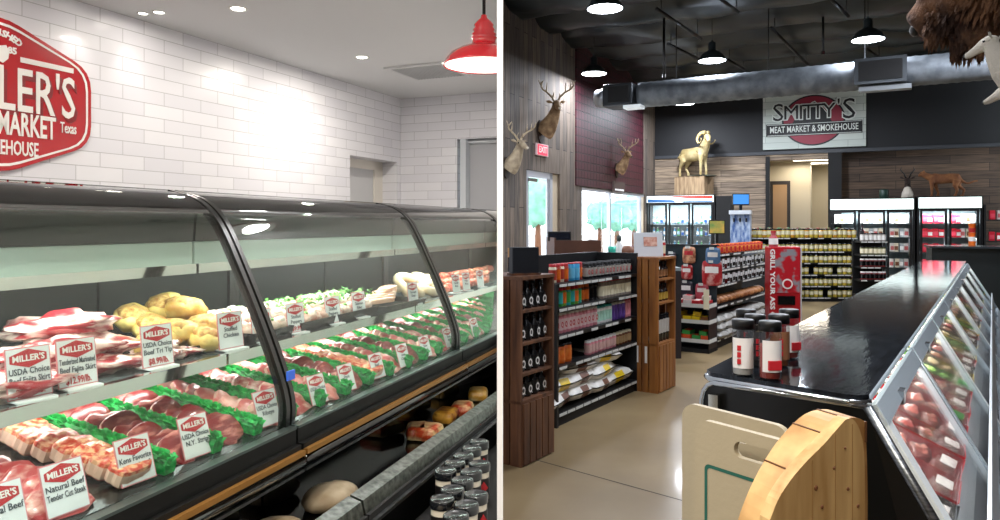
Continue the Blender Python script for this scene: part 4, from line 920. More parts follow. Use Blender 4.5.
row(mk('spice_bottle', pink, redp, pink, .032, .18, .12), GF, 1.4, 1.54, .07, gz[2]+.001, 2, 'tall pink bottle, # at the far end of third shelf', 'bottle', 'spice bottles on the third shelf')
row(mk('seasoning_tub', orange, dark, mat('label_org', '#d4601c', .4, col2='#e88c3c', scale=20), .045, .16, .14), GF, .04, .34, .08, gz[3]+.001, 3, 'orange seasoning tub with dark lid, # on fourth shelf', 'tub', 'orange tubs on the fourth shelf')
row(mk('spice_jar', pink, white2, mat('label_rose', '#cfa6a0', .4), .032, .12, .15), GF, .62, 1.2, .07, gz[3]+.001, 8, 'rose-labelled spice jar, # on fourth shelf', 'jar', 'spice jars on the fourth shelf')
row(mk('spice_jar', brownp, cream, mat('label_ochre', '#a0825c', .4), .03, .12, .15), GF, 1.2, 1.54, .07, gz[3]+.001, 5, 'ochre-labelled spice jar, # at far end of fourth shelf', 'jar', 'spice jars on the fourth shelf')
# pillow bags
bagw = mat('bag_white', '#e2dfd8', .4); bagk = mat('bag_black', '#17181a', .35)
def bagmesh(w, d, h, mats, nm='rub_bag', seed=0):
    mb = MB(); n = 14; vs = []; 
    for side in (1, -1):
        for j in range(n+1):
            for i in range(n+1):
                u = i/n*2-1; v = j/n*2-1; q = max(0, (1-u**4)*(1-v**4))**.6; zz = h/2*(q+.08)*side*(1+.2*mn.noise(Vector((u*2+seed, v*2, side))))
                vs.append((u*w/2*(1-.05*abs(v)**3), v*d/2*(1-.06*abs(u)**3), h/2+zz if side > 0 else h/2+zz*.9))
    for s_ in (0, 1):
        o = s_*(n+1)**2
        for j in range(n):
            for i in range(n):
                a = o+j*(n+1)+i; f = (a, a+1, a+n+2, a+n+1); u = (i+.5)/n*2-1; v = (j+.5)/n*2-1
                m = 0
                if s_ == 0 and abs(u) < .62 and -.62 < v < .9: m = 1
                if s_ == 0 and abs(u) < .22 and -.3 < v < .1: m = 2
                if -.98 < v < -.86 and abs(u) < .25 and len(mats) > 3: m = 3
                mb.f.append(f if s_ == 0 else tuple(reversed(f))); mb.m.append(m); mb.s.append(True)
    mb.v = vs; return proto(mb.build(nm, mats))
bag1 = bagmesh(.54, .38, .14, [bagw, bagk, brownp, brownp]); bag2 = bagmesh(.54, .38, .14, [bagw, bagk, yel, yel], seed=4)
bagl = ['lowest of the left white pile', 'second of the left white pile', 'third of the left white pile', 'topmost of the left white pile, turned', 'lowest of the middle pile', 'second of the middle pile', 'third of the middle pile', 'topmost yellow-fronted one', 'lying at the far right end', 'upright against the left crate tower']
for k, (x, y, z, t, pr, r_) in enumerate([(.18, .20, .0, -.03, bag1, 0), (.20, .21, .11, .05, bag2, 0), (.50, .19, .0, .05, bag1, 0), (.52, .20, .115, -.03, bag1, 0), (.88, .19, .0, .06, bag1, .1), (.92, .19, .11, .0, bag2, .0), (.50, .21, .225, .03, bag1, .1), (.98, .21, .235, .04, bag2, .05), (1.25, .20, 0, -.06, bag2, 0), (.16, .3, .22, .05, bag1, 0)]):
    useproto(pr, GF.w(x, y, gz[4]+z+.002), (r_*.6-.06, t, GF.t+R.uniform(-.2, .2)), 'printed pillow bag on bottom shelf, '+bagl[k], 'bag', 'bags on the bottom shelf of near gondola')

# ------------------------------------------------------------------ endcap of snacks and the gondola behind it
cp_ = G(709, 354); EF = Fr(cp_.x, cp_.y, 56.0)            # x down the aisle, y to the left
endm = mat('endcap_teal_black', '#10242b', .5)
e = tag(empty('endcap_shelving', EF.w(0, 0), EF.t), 'dark endcap rack with hanging snack bags, trays of bars below', 'shelving')
WD = .74; EH = 1.33; ED = .32
MB().box(ED-.03, ED, .0, WD, 0, EH).build('pegboard', endm, e); MB().box(.0, ED+.03, -.0, WD, 0, .05).build('base', blackm, e)
ez_ = [.60, .40, .16]
for k, z in enumerate(ez_):
    MB().box(.0, ED-.03, .0, WD, z-.025, z).build('shelf', shelfb, e); MB().box(-.006, .0, .0, WD, z-.035, z+.012).build('ticket_strip', strip, e); MB().box(0, ED-.03, -.006, .0, z-.035, z+.012).build('side_strip', strip, e)
MB().box(.0, ED, -.0, .012, 0, .62).build('side_panel', shelfb, e)
MB().box(ED-.06, ED+.03, -.02, WD+.02, EH, EH+.02).build('top_cap', shelfb, e)
# bags on pegs: local x is toward the camera side
def pegbag(name, m1, m2, seed=0):
    mb = MB(); n = 12; vs = []
    for s_ in (1, -1):
        for j in range(n+1):
            for i in range(n+1):
                u = i/n*2-1; v = j/n*2-1; q = max(0, (1-u**4)*(1-v**4))**.6; vs.append((s_*-.022*q*(1+.3*mn.noise(Vector((u*3+seed, v*3, 0)))), u*.095*(1-.12*abs(v)**4), v*.12*(1-.10*abs(u)**3)))
    for s_ in (0, 1):
        o = s_*(n+1)**2
        for j in range(n):
            for i in range(n):
                a = o+j*(n+1)+i; f = (a, a+n+1, a+n+2, a+1); u = (i+.5)/n*2-1; v = (j+.5)/n*2-1
                mb.f.append(f if s_ == 0 else tuple(reversed(f))); mb.m.append(1 if (.05 < v < .55 and abs(u) < .65) else 0); mb.s.append(True)
    mb.v = vs; return proto(mb.build(name, [m1, m2]))
sn = {'brown': pegbag('snack_bag', mat('snack_brown', '#8a4a30', .4, col2='#d9a27c', scale=20), redp), 'red': pegbag('snack_bag', mat('snack_red', '#a81c22', .4, col2='#d8a098', scale=16, lo=.5, hi=.66), white2, 2), 'dark': pegbag('snack_bag', mat('snack_dark', '#2a2630', .35), white2, 3), 'blue': pegbag('snack_bag', mat('snack_blue', '#4a6a8c', .35), mat('snack_pale', '#d9d2cc', .4), 4), 'pink': pegbag('snack_bag', mat('snack_rose', '#a8404c', .35), mat('snack_pale', '#d9d2cc'), 5)}
pegs = [(689, 255, 'brown', .9), (713, 257, 'blue', 1.0), (687, 272, 'red', .8), (712, 273, 'red', 1.35), (686, 290, 'dark', 1.0), (702, 292, 'pink', .9), (674, 291, 'dark', .7), (672, 258, 'dark', .6)]
pn = ['upper middle', 'upper right', 'middle row', 'large red and white', 'lower left', 'lower right', 'far lower left', 'far upper left']
for k, (px, py, c_, s_) in enumerate(pegs):
    xx = ED-.075; # find y on plane x=xx
    r = (px-CX)/FPX; O = EF.o; u = EF.u; n_ = EF.n
    y = (r*(O[1]+xx*u[1])-(O[0]+xx*u[0]))/(n_[0]-r*n_[1]); P_ = EF.w(xx, y); z = H-(py-HY)/FPX*P_.y
    q = useproto(sn[c_], EF.w(xx, y, z), (0, 0, EF.t+.05), 'snack bag hanging on the endcap, '+pn[k], 'snack bag', 'snack bags on the endcap'); q.scale = (1, s_, s_)
    tag(MB().tube([(0, 0, 0), (.11, 0, 0)], .004, seg=6).box(-.004, -.001, -.03, .03, -.012, .02, 0).build('peg_hook', strip, loc=EF.w(xx-.05, y, z+.1*s_+.008), rot=(0, 0, EF.t)), 'white-tipped peg hook over the snack bag, '+pn[k], 'hook', 'peg hooks on the endcap')
bars = [('snack_box', redp, mat('bar_white', '#d8cdc6', .4)), ('snack_box', yel, mat('bar_brown', '#7a4b22', .4)), ('snack_box', mat('bar_orange', '#e0562a', .4), green_c)]
for si, z in enumerate(ez_):
    _, m1, m2 = bars[si]
    pr = [proto(MB().box(-.1, .1, -.05, .05, 0, .05).box(-.08, .08, -.035, .035, .05, .052, 1).build('snack_box', [a, b], bevel=.006)) for a, b in ((m1, m2), (m2, m1))]
    for k in range(6):
        y = .07+k*.115; useproto(pr[(k*2+si) % 3 % 2], EF.w(.13, y, z+.001), (0, R.uniform(-.05, .05), EF.t+R.uniform(-.1, .1)), f'{["red and white", "yellow", "orange and green"][si]} snack box, {OR1[k]} from the right on the {["top", "middle", "bottom"][si]} endcap shelf', 'snack box', 'snack boxes on the endcap')
        if (k+si) % 2 == 0: useproto(pr[(k+1) % 2], EF.w(.17, y+.02, z+.053), (.1, 0, EF.t+R.uniform(-.3, .3)), f'{["red and white", "yellow", "orange and green"][si]} snack box stacked over the {OR1[k]} from the right, {["top", "middle", "bottom"][si]} endcap shelf', 'snack box', 'snack boxes on the endcap')
o = tag(MB().box(-.003, 0, -.035, .035, 0, .25).build('price_card', cream, loc=EF.w(-.01, .03, .55), rot=(0, 0, EF.t)), 'tall pale product card clipped at the corner of the endcap', 'card')
# gondola behind the endcap
HF = Fr(*EF.w(ED+.04, .02)[:2], 56.0); HW = 2.5; hz = [1.22, 1.02, .82, .55, .12]
gondola(HF, HW, .42, hz[1:], 1.22, 'black gondola of snacks and brown loaves behind the endcap', endp=False)
MB().box(0, HW, .0, .42, 1.19, 1.22).build('top_shelf', shelfb, bpy.data.objects['shelving_unit.001']); mb = MB(); ticket_strip(mb, .02, HW-.02, 0, 1.22, 14, 0, 9); mb.build('ticket_strip', [strip, shelfb], bpy.data.objects['shelving_unit.001'])
row([bottle('sauce_bottle', [redp, orange, mat('label_fire', '#c93a1e', .4, col2='#e8a24c', scale=25)], .036, .13, 0, .2), bottle('sauce_bottle', [orange, redp, redp], .036, .12, 0, .2)], HF, .05, HW-.05, .07, 1.221, 24, 'red and orange bottle, # along the top of the snack gondola', 'bottle', 'red bottles on top of the snack gondola')
pk = [proto(MB().box(-.05, .05, -.04, .04, 0, .13).box(-.042, .042, -.0415, -.04, .02, .07, 1).build('snack_pack', [mat('pack_white', '#c6c8c8', .4), dark], bevel=.008)), proto(MB().box(-.05, .05, -.04, .04, 0, .13).box(-.042, .042, -.0415, -.04, .06, .11, 1).build('snack_pack', [dark, mat('pack_white', '#c6c8c8')], bevel=.008))]
for k, z in enumerate((hz[1], hz[2])): row(pk, HF, .05, HW-.05, .06, z+.001, 20, 'black and white snack pack, # on the '+['upper', 'lower'][k]+' shelf behind the endcap', 'snack pack', 'black and white snack packs')
lf = proto(MB().ell((0, 0, .055), (.075, .1, .06), 0, 12, nz=.15, seed=3).build('loaf', mat('loaf_brown', '#8a5230', .5, col2='#c28a58', scale=7, rnd=.15)))
row(lf, HF, .06, HW-.05, .10, hz[3]+.002, 13, 'brown bagged loaf, # along the snack gondola', 'loaf', 'brown loaves on the snack gondola'); 
bg = bagmesh(.30, .28, .1, [mat('bag_grey', '#aaa8a2', .4), mat('bag_dark', '#3c3a38', .4), mat('bag_silver', '#aaa49c', .4)], seed=7)
for k in range(21):
    x = .2+(k % 7)*.34; z = hz[4]+(k//7)*.095+.002
    useproto(bg, HF.w(x, .08+.02*(k//7), z), (.05, 0, HF.t+R.uniform(-.2, .2)), f'grey pillow bag in the {["bottom", "middle", "top"][k//7]} layer, {OR1[k%7]} along the snack gondola', 'bag', 'grey bags on the snack gondola')

# red promotional stand
D = 9.9; pr_ = U(785, 250, D); e = tag(empty('promo_stand', (pr_.x, D, 0), math.radians(-8)), 'red promotional bin stand with white vertical slogan in front of jar shelving', 'display stand')
zt_ = H-(247-HY)/FPX*D; MB().box(-.2, .2, 0, .3, 0, zt_).build('stand_body', mat('stand_red', '#b3121f', .35), e, bevel=.01)
MB().box(-.13, .19, -.006, .0, zt_-.62, zt_-.03).build('picture_panel', mat('stand_collage', '#b81424', .4, col2='#8d8a90', scale=7, det=2, lo=.5, hi=.6, rnd=0), e)
txt("GRILL YOUR ASS OFF", .085, white2, e, (-.165, -.004, zt_-.55), rot=(PI/2, PI/2, 0), bold=.003, width=1.05)
MB().lathe([(.07, 0), (.07, .006)], seg=20, M=Matrix.Translation((.03, -.007, zt_-.5)) @ Matrix.Rotation(PI/2, 4, 'X')).build('round_logo', white2, e); MB().lathe([(.05, 0), (.05, .008)], seg=20, M=Matrix.Translation((.03, -.009, zt_-.5)) @ Matrix.Rotation(PI/2, 4, 'X')).build('logo_centre', mat('stand_red', '#b3121f'), e)
MB().box(-.1, .12, -.05, .0, zt_-.78, zt_-.66).build('shelf_pocket', dark, e); MB().box(.2, .215, -.01, .3, 0, zt_+.0).build('side_edge', mat('stand_edge', '#c9c2c4', .4), e)
tag(bottle('seasoning_bottle', [mat('bottle_rose', '#b5525a', .4), redp, white2], .06, .22, .5, .12), 'pink-red bottle standing on top of the promotional stand', 'bottle'); o = PROTO.pop(); o.location = (pr_.x-.12, D+.1, zt_+.001)

# ------------------------------------------------------------------ jar gondola at the back
jl = G(742, 302.5); JF = Fr(U(742, 0, 15.3).x, 15.3, -1.5); JW = (858-742)/FPX*15.3
jz = [1.335, 1.05, .81, .565, .33, .09]; gj = gondola(JF, JW, .4, jz, 1.34, 'wide black gondola filled with yellow jars, facing the camera at the back', endp=False)
yj = [bottle('pickle_jar', [mat('jar_yellow', '#c4a83c', .35, coat=.3), dark, mat('jar_label_cream', '#ddd7b8', .4)], .04, .15, 0, .16, (.35, .75)), bottle('pickle_jar', [mat('jar_olive', '#8f8a2f', .35, coat=.3), dark, MC['jar_label_cream']], .04, .15, 0, .16, (.3, .7)), bottle('pickle_jar', [mat('jar_gold', '#c98f22', .35, coat=.3), dark, MC['jar_label_cream']], .04, .15, 0, .16, (.3, .7))]
for k, z in enumerate(jz):
    pr = [yj[0], yj[0], yj[1]] if k < 3 else [yj[1], yj[0]]
    if k == 0: pr = [yj[0], yj[2], yj[0]]
    row(pr, JF, .04, JW-.04, .06, z+.001, 24, 'yellow jar with dark lid, # from the left, '+['top', 'second', 'third', 'fourth', 'fifth', 'bottom'][k]+' shelf of jar gondola', 'jar', 'yellow jars on the back gondola', sc=1.12 if k else 1.25, skip=(14, 19) if k == 3 else (17,) if k == 5 else ())
gfm = mat('mixed_goods', '#7c3a2a', .5, col2='#3c7a44', scale=9, lo=.45, hi=.55, rnd=.3); mg = proto(MB().box(-.07, .07, -.05, .05, 0, .13).ell((0, 0, .14), (.06, .05, .05), 0, 8, nz=.3).build('produce_basket', gfm, bevel=.01))
row(mg, JF, .1, JW-.2, .26, 1.36, 10, 'small mixed goods basket, # along the top of jar gondola', 'basket', 'goods on top of the jar gondola', jit=.03)
# small dark rack right of the jars
RF = Fr(U(859, 0, 13.6).x, 13.6, -6); RW = 29/FPX*13.6; gondola(RF, RW, .35, [1.30, 1.05, .82, .58, .3], 1.3, 'narrow black rack with red and white jars beside the yellow jars', endp=False)
wj = bottle('sauce_jar', [mat('jar_white', '#b3aca4', .4), dark, white2], .038, .15, 0, .16); rj = bottle('sauce_jar', [mat('jar_redsauce', '#7c1f1c', .3, coat=.3), white2, dark], .038, .15, 0, .16); gj2 = bottle('sauce_jar', [mat('jar_olive2', '#6b6f3c', .4), dark, cream], .038, .15, 0, .16)
for k, (z, pr) in enumerate([(1.301, wj), (1.051, gj2), (.821, rj), (.581, rj)]): row(pr, RF, .04, RW-.04, .06, z, 6, f'{["white", "olive", "dark red", "deep red"][k]} jar, # on the {["top", "second", "third", "fourth"][k]} shelf of the narrow rack', 'jar', 'jars on the narrow rack')
tag(bottle('wine_bottle', [dark, dark, mat('wine_label', '#2a2426', .5)], .045, .34, .35, .1), 'tall dark bottle standing alone on top of the narrow rack', 'bottle'); o = PROTO.pop(); o.location = RF.w(.12, .2, 1.302)

# ------------------------------------------------------------------ coolers along the back wall
def cooler(pxs, y, ztop, zhead, doors, lab, kind, headm, goods):
    x0, x1 = KF.x(pxs[0], y), KF.x(pxs[1], y); W = x1-x0; e = tag(empty('display_cooler', KF.w(x0, y), KF.t), lab, 'cooler'); Dp = -y-.12 if kind == 'l' else -y+.3
    MB().box(0, W, Dp-.05, Dp, 0, ztop).build('back_wall', mat('cooler_liner', '#9db0b4', .5), e); cb = mat('cooler_black', '#0d0e10', .35)
    for x in (0, W-.05): MB().box(x, x+.05, .0, Dp-.05, 0, ztop).build('side_wall', cb, e)
    MB().box(.05, W-.05, .0, Dp-.05, 0, .22).build('base', cb, e); MB().box(0, W, -.02, Dp-.02, zhead, ztop).build('header_box', cb, e)
    hd = MB().box(.03, W-.03, -.05, -.02, zhead+.03, ztop-.02).build('header_panel', headm, e)
    n = len(doors); xs = [KF.x(d, y)-x0 for d in doors]
    zs = [.24, .62, .98, 1.32, 1.64]; 
    for j, z in enumerate(zs): MB().box(.05, W-.05, .08, Dp-.08, z-.015, z).build('wire_shelf', steel, e)
    for k in range(len(xs)-1):
        a, b = xs[k]+.02, xs[k+1]-.02
        for aa, bb, c, d in ((a, a+.045, .22, zhead), (b-.045, b, .22, zhead)): 
            dq = MB().box(aa, bb, -.035, .0, c, d)
            dq.build('door_stile', cb, e)
        MB().box(a+.045, b-.045, -.035, 0, .22, .27).build('door_rail', cb, e); MB().box(a+.045, b-.045, -.035, 0, zhead-.04, zhead).build('door_rail', cb, e)
        MB().box(a+.045, b-.045, -.02, -.014, .27, zhead-.04).build('door_glass', clear, e); MB().tube([(b-.06, -.07, .9), (b-.06, -.07, 1.3)], .012, seg=6).build('door_handle', steel, e)
        MB().box(a+.01, a+.03, .03, .05, .3, zhead-.1).build('light_strip', mat('cooler_tube', '#f2fbff', emit=5), e)
        g, nm, grp, sf = goods[k % len(goods)]
        for j, z in enumerate(zs):
            m = max(3, int((b-a)/.11)); F2 = Fr(*KF.w(x0, y)[:2], KF.t*180/PI)
            row(g, F2, a+.06, b-.05, .16, z+.002, m, f'{nm}, #, {["bottom", "fourth", "middle", "second", "top"][j]} shelf, {sf} {["first", "second", "third"][k]} door', 'food pack', grp, jit=.01)
        area('cooler_light', KF.w(x0+(a+b)/2, y+.06, zhead-.06), 26 if kind != 'l' else 16, b-a-.1, (math.radians(14), 0, KF.t), '#eef8ff', size_y=.05)
    return e
def pack(nm, m1, m2, w=.09, h=.2): return proto(MB().box(-w/2, w/2, -.04, .04, 0, h).box(-w*.4, w*.4, -.042, -.04, h*.2, h*.65, 1).build(nm, [m1, m2], bevel=.008))
gp = [pack('food_pack', mat('pk_white', '#c8c2bc', .4), mat('pk_rose', '#b85a5a', .4)), pack('food_pack', mat('pk_cream', '#d0c6ae', .4), brownp), pack('food_pack', mat('pk_grey', '#9aa0a0', .4), white2)]
gr_ = [pack('food_pack', mat('pk_red', '#c8152c', .4), mat('pk_red2', '#e0455a', .4), .11, .2), pack('food_pack', mat('pk_red', '#c8152c'), white2, .11, .18)]
headw = mat('lit_header', '#eafaf6', emit=1.5)
cooler((829, 915), -.45, 2.22, 1.93, (831, 857, 886, 913), 'black three-door glass cooler of white packs with lit blank header, left one', 'm', headw, [(gp, 'pale food pack', 'packs in the left cooler', 'left cooler'), (gp, 'pale food pack', 'packs in the left cooler', 'left cooler'), (gp, 'pale food pack', 'packs in the left cooler', 'left cooler')])
cooler((917, 983), -.45, 2.24, 1.95, (919, 948, 980), 'black two-door glass cooler with red packs and lit blank header, right one', 'm', headw, [(gr_, 'red food pack', 'packs in the right cooler', 'right cooler'), (gr_+gp, 'mixed red and pale food pack', 'packs in the right cooler', 'right cooler')])
dk = [bottle('drink_bottle', [mat('drink_blue', '#5c9fc8', .3, coat=.3), white2, white2], .035, .22, .45, .1), bottle('drink_bottle', [mat('drink_green', '#5cb36c', .3, coat=.3), white2, mat('drink_lbl', '#b9dce8', .4)], .035, .22, .45, .1), bottle('drink_can', [mat('drink_silver', '#aebcc6', .3, .4), white2, blu], .035, .13, 0, .05)]
x0l = KF.x(646, -.75); hm = mat('header_white', '#e9f1f3', emit=.9)
lc_ = cooler((646, 715), -.75, 2.36, 2.14, (648, 668, 691, 714), 'bright three-door drinks cooler with red and blue swoosh header by window', 'l', hm, [(dk, 'drink bottle', 'drinks in the left-hand cooler', 'drinks cooler')])
Wc = KF.x(715, -.75)-x0l; 
MB().prism([(.06, 2.18), (Wc*.45, 2.18), (Wc*.4, 2.23), (.06, 2.26)], -.056, -.051, 'y').build('swoosh_blue', mat('swoosh_blue', '#2f74b8', .4), lc_)
MB().prism([(Wc*.3, 2.33), (Wc-.05, 2.33), (Wc-.05, 2.26), (Wc*.6, 2.28)], -.056, -.051, 'y').build('swoosh_red', mat('swoosh_red', '#c8402e', .4), lc_)
MB().box(Wc*.55, Wc-.05, -.056, -.051, 2.175, 2.2).build('swoosh_base', MC['swoosh_blue'], lc_)
# black cabinet beside it, menu screens, ice machine
yk = -.8; a, b = KF.x(716, yk), KF.x(731, yk); tag(MB().box(0, b-a, 0, .6, 0, 2.32).build('tall_cabinet', blackm, loc=KF.w(a, yk), rot=(0, 0, KF.t), bevel=.01), 'tall plain black cabinet standing right of the drinks cooler', 'cabinet')
D = 15.5
def screen(px0, px1, py0, py1, D, m, lab, nm='monitor', cat='screen', base=None, rz=0):
    p0, p1 = U(px0, py0, D), U(px1, py1, D); w = p1.x-p0.x; h = p0.z-p1.z; e = tag(empty(nm, ((p0.x+p1.x)/2, D, base if base is not None else p1.z), rz), lab, cat); o = p1.z-e.location.z
    MB().box(-w/2, w/2, 0, .04, o, o+h).build('bezel', black, e, bevel=.005); MB().box(-w/2+.015, w/2-.015, -.004, 0, o+.02, o+h-.02).build('display', m, e)
    if base is not None: MB().box(-.03, .03, .01, .04, 0, o+.03).build('stand_post', black, e); MB().box(-w*.3, w*.3, -.08, .12, 0, .015).build('stand_base', black, e)
    return e
# beverage counter the machines stand on
bv = U(735, 0, 14.9); e = tag(empty('beverage_counter', (bv.x, 14.6, 0), KF.t), 'low dark counter carrying the beverage machines by the back wall', 'counter')
MB().box(-.7, .9, 0, .7, 0, 1.0).build('cabinet_body', blackm, e); MB().box(-.75, .95, -.03, .75, 1.0, 1.04).build('worktop', mat('worktop_grey', '#55595e', .3), e)
screen(732.5, 749.5, 193.5, 205, 15.1, mat('screen_blue', '#3f7fc8', .3, emit=.8), 'bright blue screen above the beverage machine', base=1.04)
screen(709, 725, 220, 234, 14.75, mat('screen_green', '#5c8a4a', .4, col2='#c9a24c', scale=5, emit=.0), 'green picture panel on the beverage counter', 'picture_panel', 'picture panel', base=1.04)
D = 15.0; p = U(738, 236, D); e = tag(empty('beverage_machine', (p.x, D-.1, 1.04), KF.t), 'silver and blue beverage machine under the blue screen', 'machine')
MB().box(-.2, .2, 0, .35, 0, .14).build('drip_base', black, e); MB().box(-.2, .2, .12, .35, .14, .78).build('body', mat('machine_blue', '#3d5f9a', .3, col2='#b8c8dc', scale=6, stretch=(3, 1, 1)), e, bevel=.01); MB().box(-.21, .21, 0, .35, .78, .86).build('top_cap', mat('machine_white', '#d6dde4', .3), e)
for k in range(3): MB().lathe([(.015, .0), (.02, .08)], seg=8, M=Matrix.Translation((-.12+k*.12, .07, .62))).build('nozzle', black, e)
row(bottle('syrup_bottle', [brownp, white2, cream], .035, .2, .5, .15), KF, KF.x(744, -4.0), KF.x(760, -4.0), -4.05+.0, 1.042, 4, 'syrup bottle, # beside the beverage machine', 'bottle', 'syrup bottles on the beverage counter') if False else None

# ------------------------------------------------------------------ checkout desk before the windows
dkm = mat('desk_brown', '#4c2c1e', .5, col2='#5d3826', scale=4)
D = 8.6; p0, p1 = U(556, 258, D), U(600, 258, D)
e = tag(empty('checkout_desk', (p0.x, D, 0), math.radians(4)), 'brown wooden checkout desk behind the spice shelving', 'desk'); w = p1.x-p0.x; zt_ = H-(240.5-HY)/FPX*D
MB().box(0, w, 0, .04, 0, zt_).build('front_panel', dkm, e); MB().box(-.02, 0, 0, .7, 0, zt_+.03).build('side_panel', dkm, e); MB().box(w, w+.02, 0, .7, 0, zt_).build('side_panel', dkm, e); MB().box(0, w+1.0, .04, .75, 1.05, 1.09).build('worktop', mat('desk_top_grey', '#8c9aa0', .35), e); MB().box(w+.02, w+1.0, .04, .08, 0, 1.05).build('front_extension', mat('desk_dark', '#2c2426', .5), e)
screen(548, 571, 231.5, 241, 9.0, mat('screen_dark', '#141a26', .2), 'dark tilted register screen above the checkout desk', 'register_screen', base=1.092)
D = 9.1; p = U(612, 239, D); e = tag(empty('cup', (p.x, D, 1.092)), 'teal footed cup standing on the checkout desk', 'cup'); MB().lathe([(.04, 0), (.042, .01), (.012, .03), (.012, .12)], seg=16).build('stem', white2, e); MB().lathe([(.02, .12), (.045, .15), (.05, .24), (.001, .24)], seg=16).build('bowl', mat('cup_teal', '#2fb59a', .3), e)
# person-like shape is a dispenser with a carved wooden ornament beside it
p = U(619, 239, 9.3); e = tag(empty('pump_bottle', (p.x, 9.3, 1.092)), 'white bottle with dark pump top on the checkout desk', 'bottle'); MB().lathe([(.05, 0), (.052, .01), (.052, .24), (.03, .28), (.02, .30)], seg=16).build('bottle_body', white2, e); MB().lathe([(.022, .3), (.03, .31), (.03, .36), (.012, .38)], seg=12).build('pump_top', mat('pump_dark', '#39423f', .4), e)
p = U(627, 239, 9.3); tag(MB().ell((0, 0, .18), (.1, .07, .07), 0, 14, nz=.2, seed=5).tube([(0, 0, 0), (0, 0, .13)], [.05, .03], seg=10).ell((.0, 0, .02), (.13, .08, .03), 0, 12, nz=.2, seed=2).build('wooden_ornament', mat('ornament_brown', '#7a4a32', .5), loc=(p.x, 9.3, 1.092), remesh=.012), 'carved brown bird-shaped ornament on the checkout desk', 'ornament')
tk = U(514, 243, 6.6); e = tag(empty('wooden_caddy', (tk.x, 6.4, 1.20), .1), 'small wooden caddy behind the black box sign', 'caddy'); zc2 = H-(246-HY)/FPX*6.4-1.20
# table under the caddy
tb = tag(empty('side_table', (.48, 7.7, 0)), 'dark side table behind the nearest crate tower', 'table'); bpy.data.objects.remove(e)
MB().box(-.38, .38, -.4, .4, 1.12, 1.16).build('tabletop', mat('table_pale', '#9fb4b8', .3), tb)
for sx_ in (-.34, .34):
    for sy_ in (-.36, .36): MB().box(sx_-.02, sx_+.02, sy_-.02, sy_+.02, 0, 1.12).build('leg', black, tb)
c1 = tag(empty('wooden_caddy', (.2, 7.5, 1.162)), 'small light wooden caddy standing left of the register', 'caddy'); MB().box(-.12, .12, -.08, .08, 0, .02).build('caddy_base', crateo, c1); MB().box(-.12, .12, -.08, -.065, .02, .2).build('front_board', mat('pale_wood', '#b98c5a', .5), c1); MB().box(-.12, .12, .065, .08, .02, .2).build('back_board', MC['pale_wood'], c1)

# exit sign
p0, p1 = WF.x(537, -.05), WF.x(549, -.05); zc3 = WF.z(543, 150, -.05); e = tag(empty('exit_sign', WF.w((p0+p1)/2, -.04, zc3), WF.t), 'small lit red EXIT sign on plank wall above the glass door', 'sign')
MB().box(-.26, .26, 0, .035, -.11, .11).build('housing', mat('exit_housing', '#d8b8b8', .5), e, bevel=.01); MB().box(-.2, .2, -.005, 0, -.09, .09).build('face', mat('exit_face', '#e0304a', emit=1.2), e); txt("EXIT", .16, white2, e, (0, -.008, 0), bold=.003, width=.34, ext=.001)

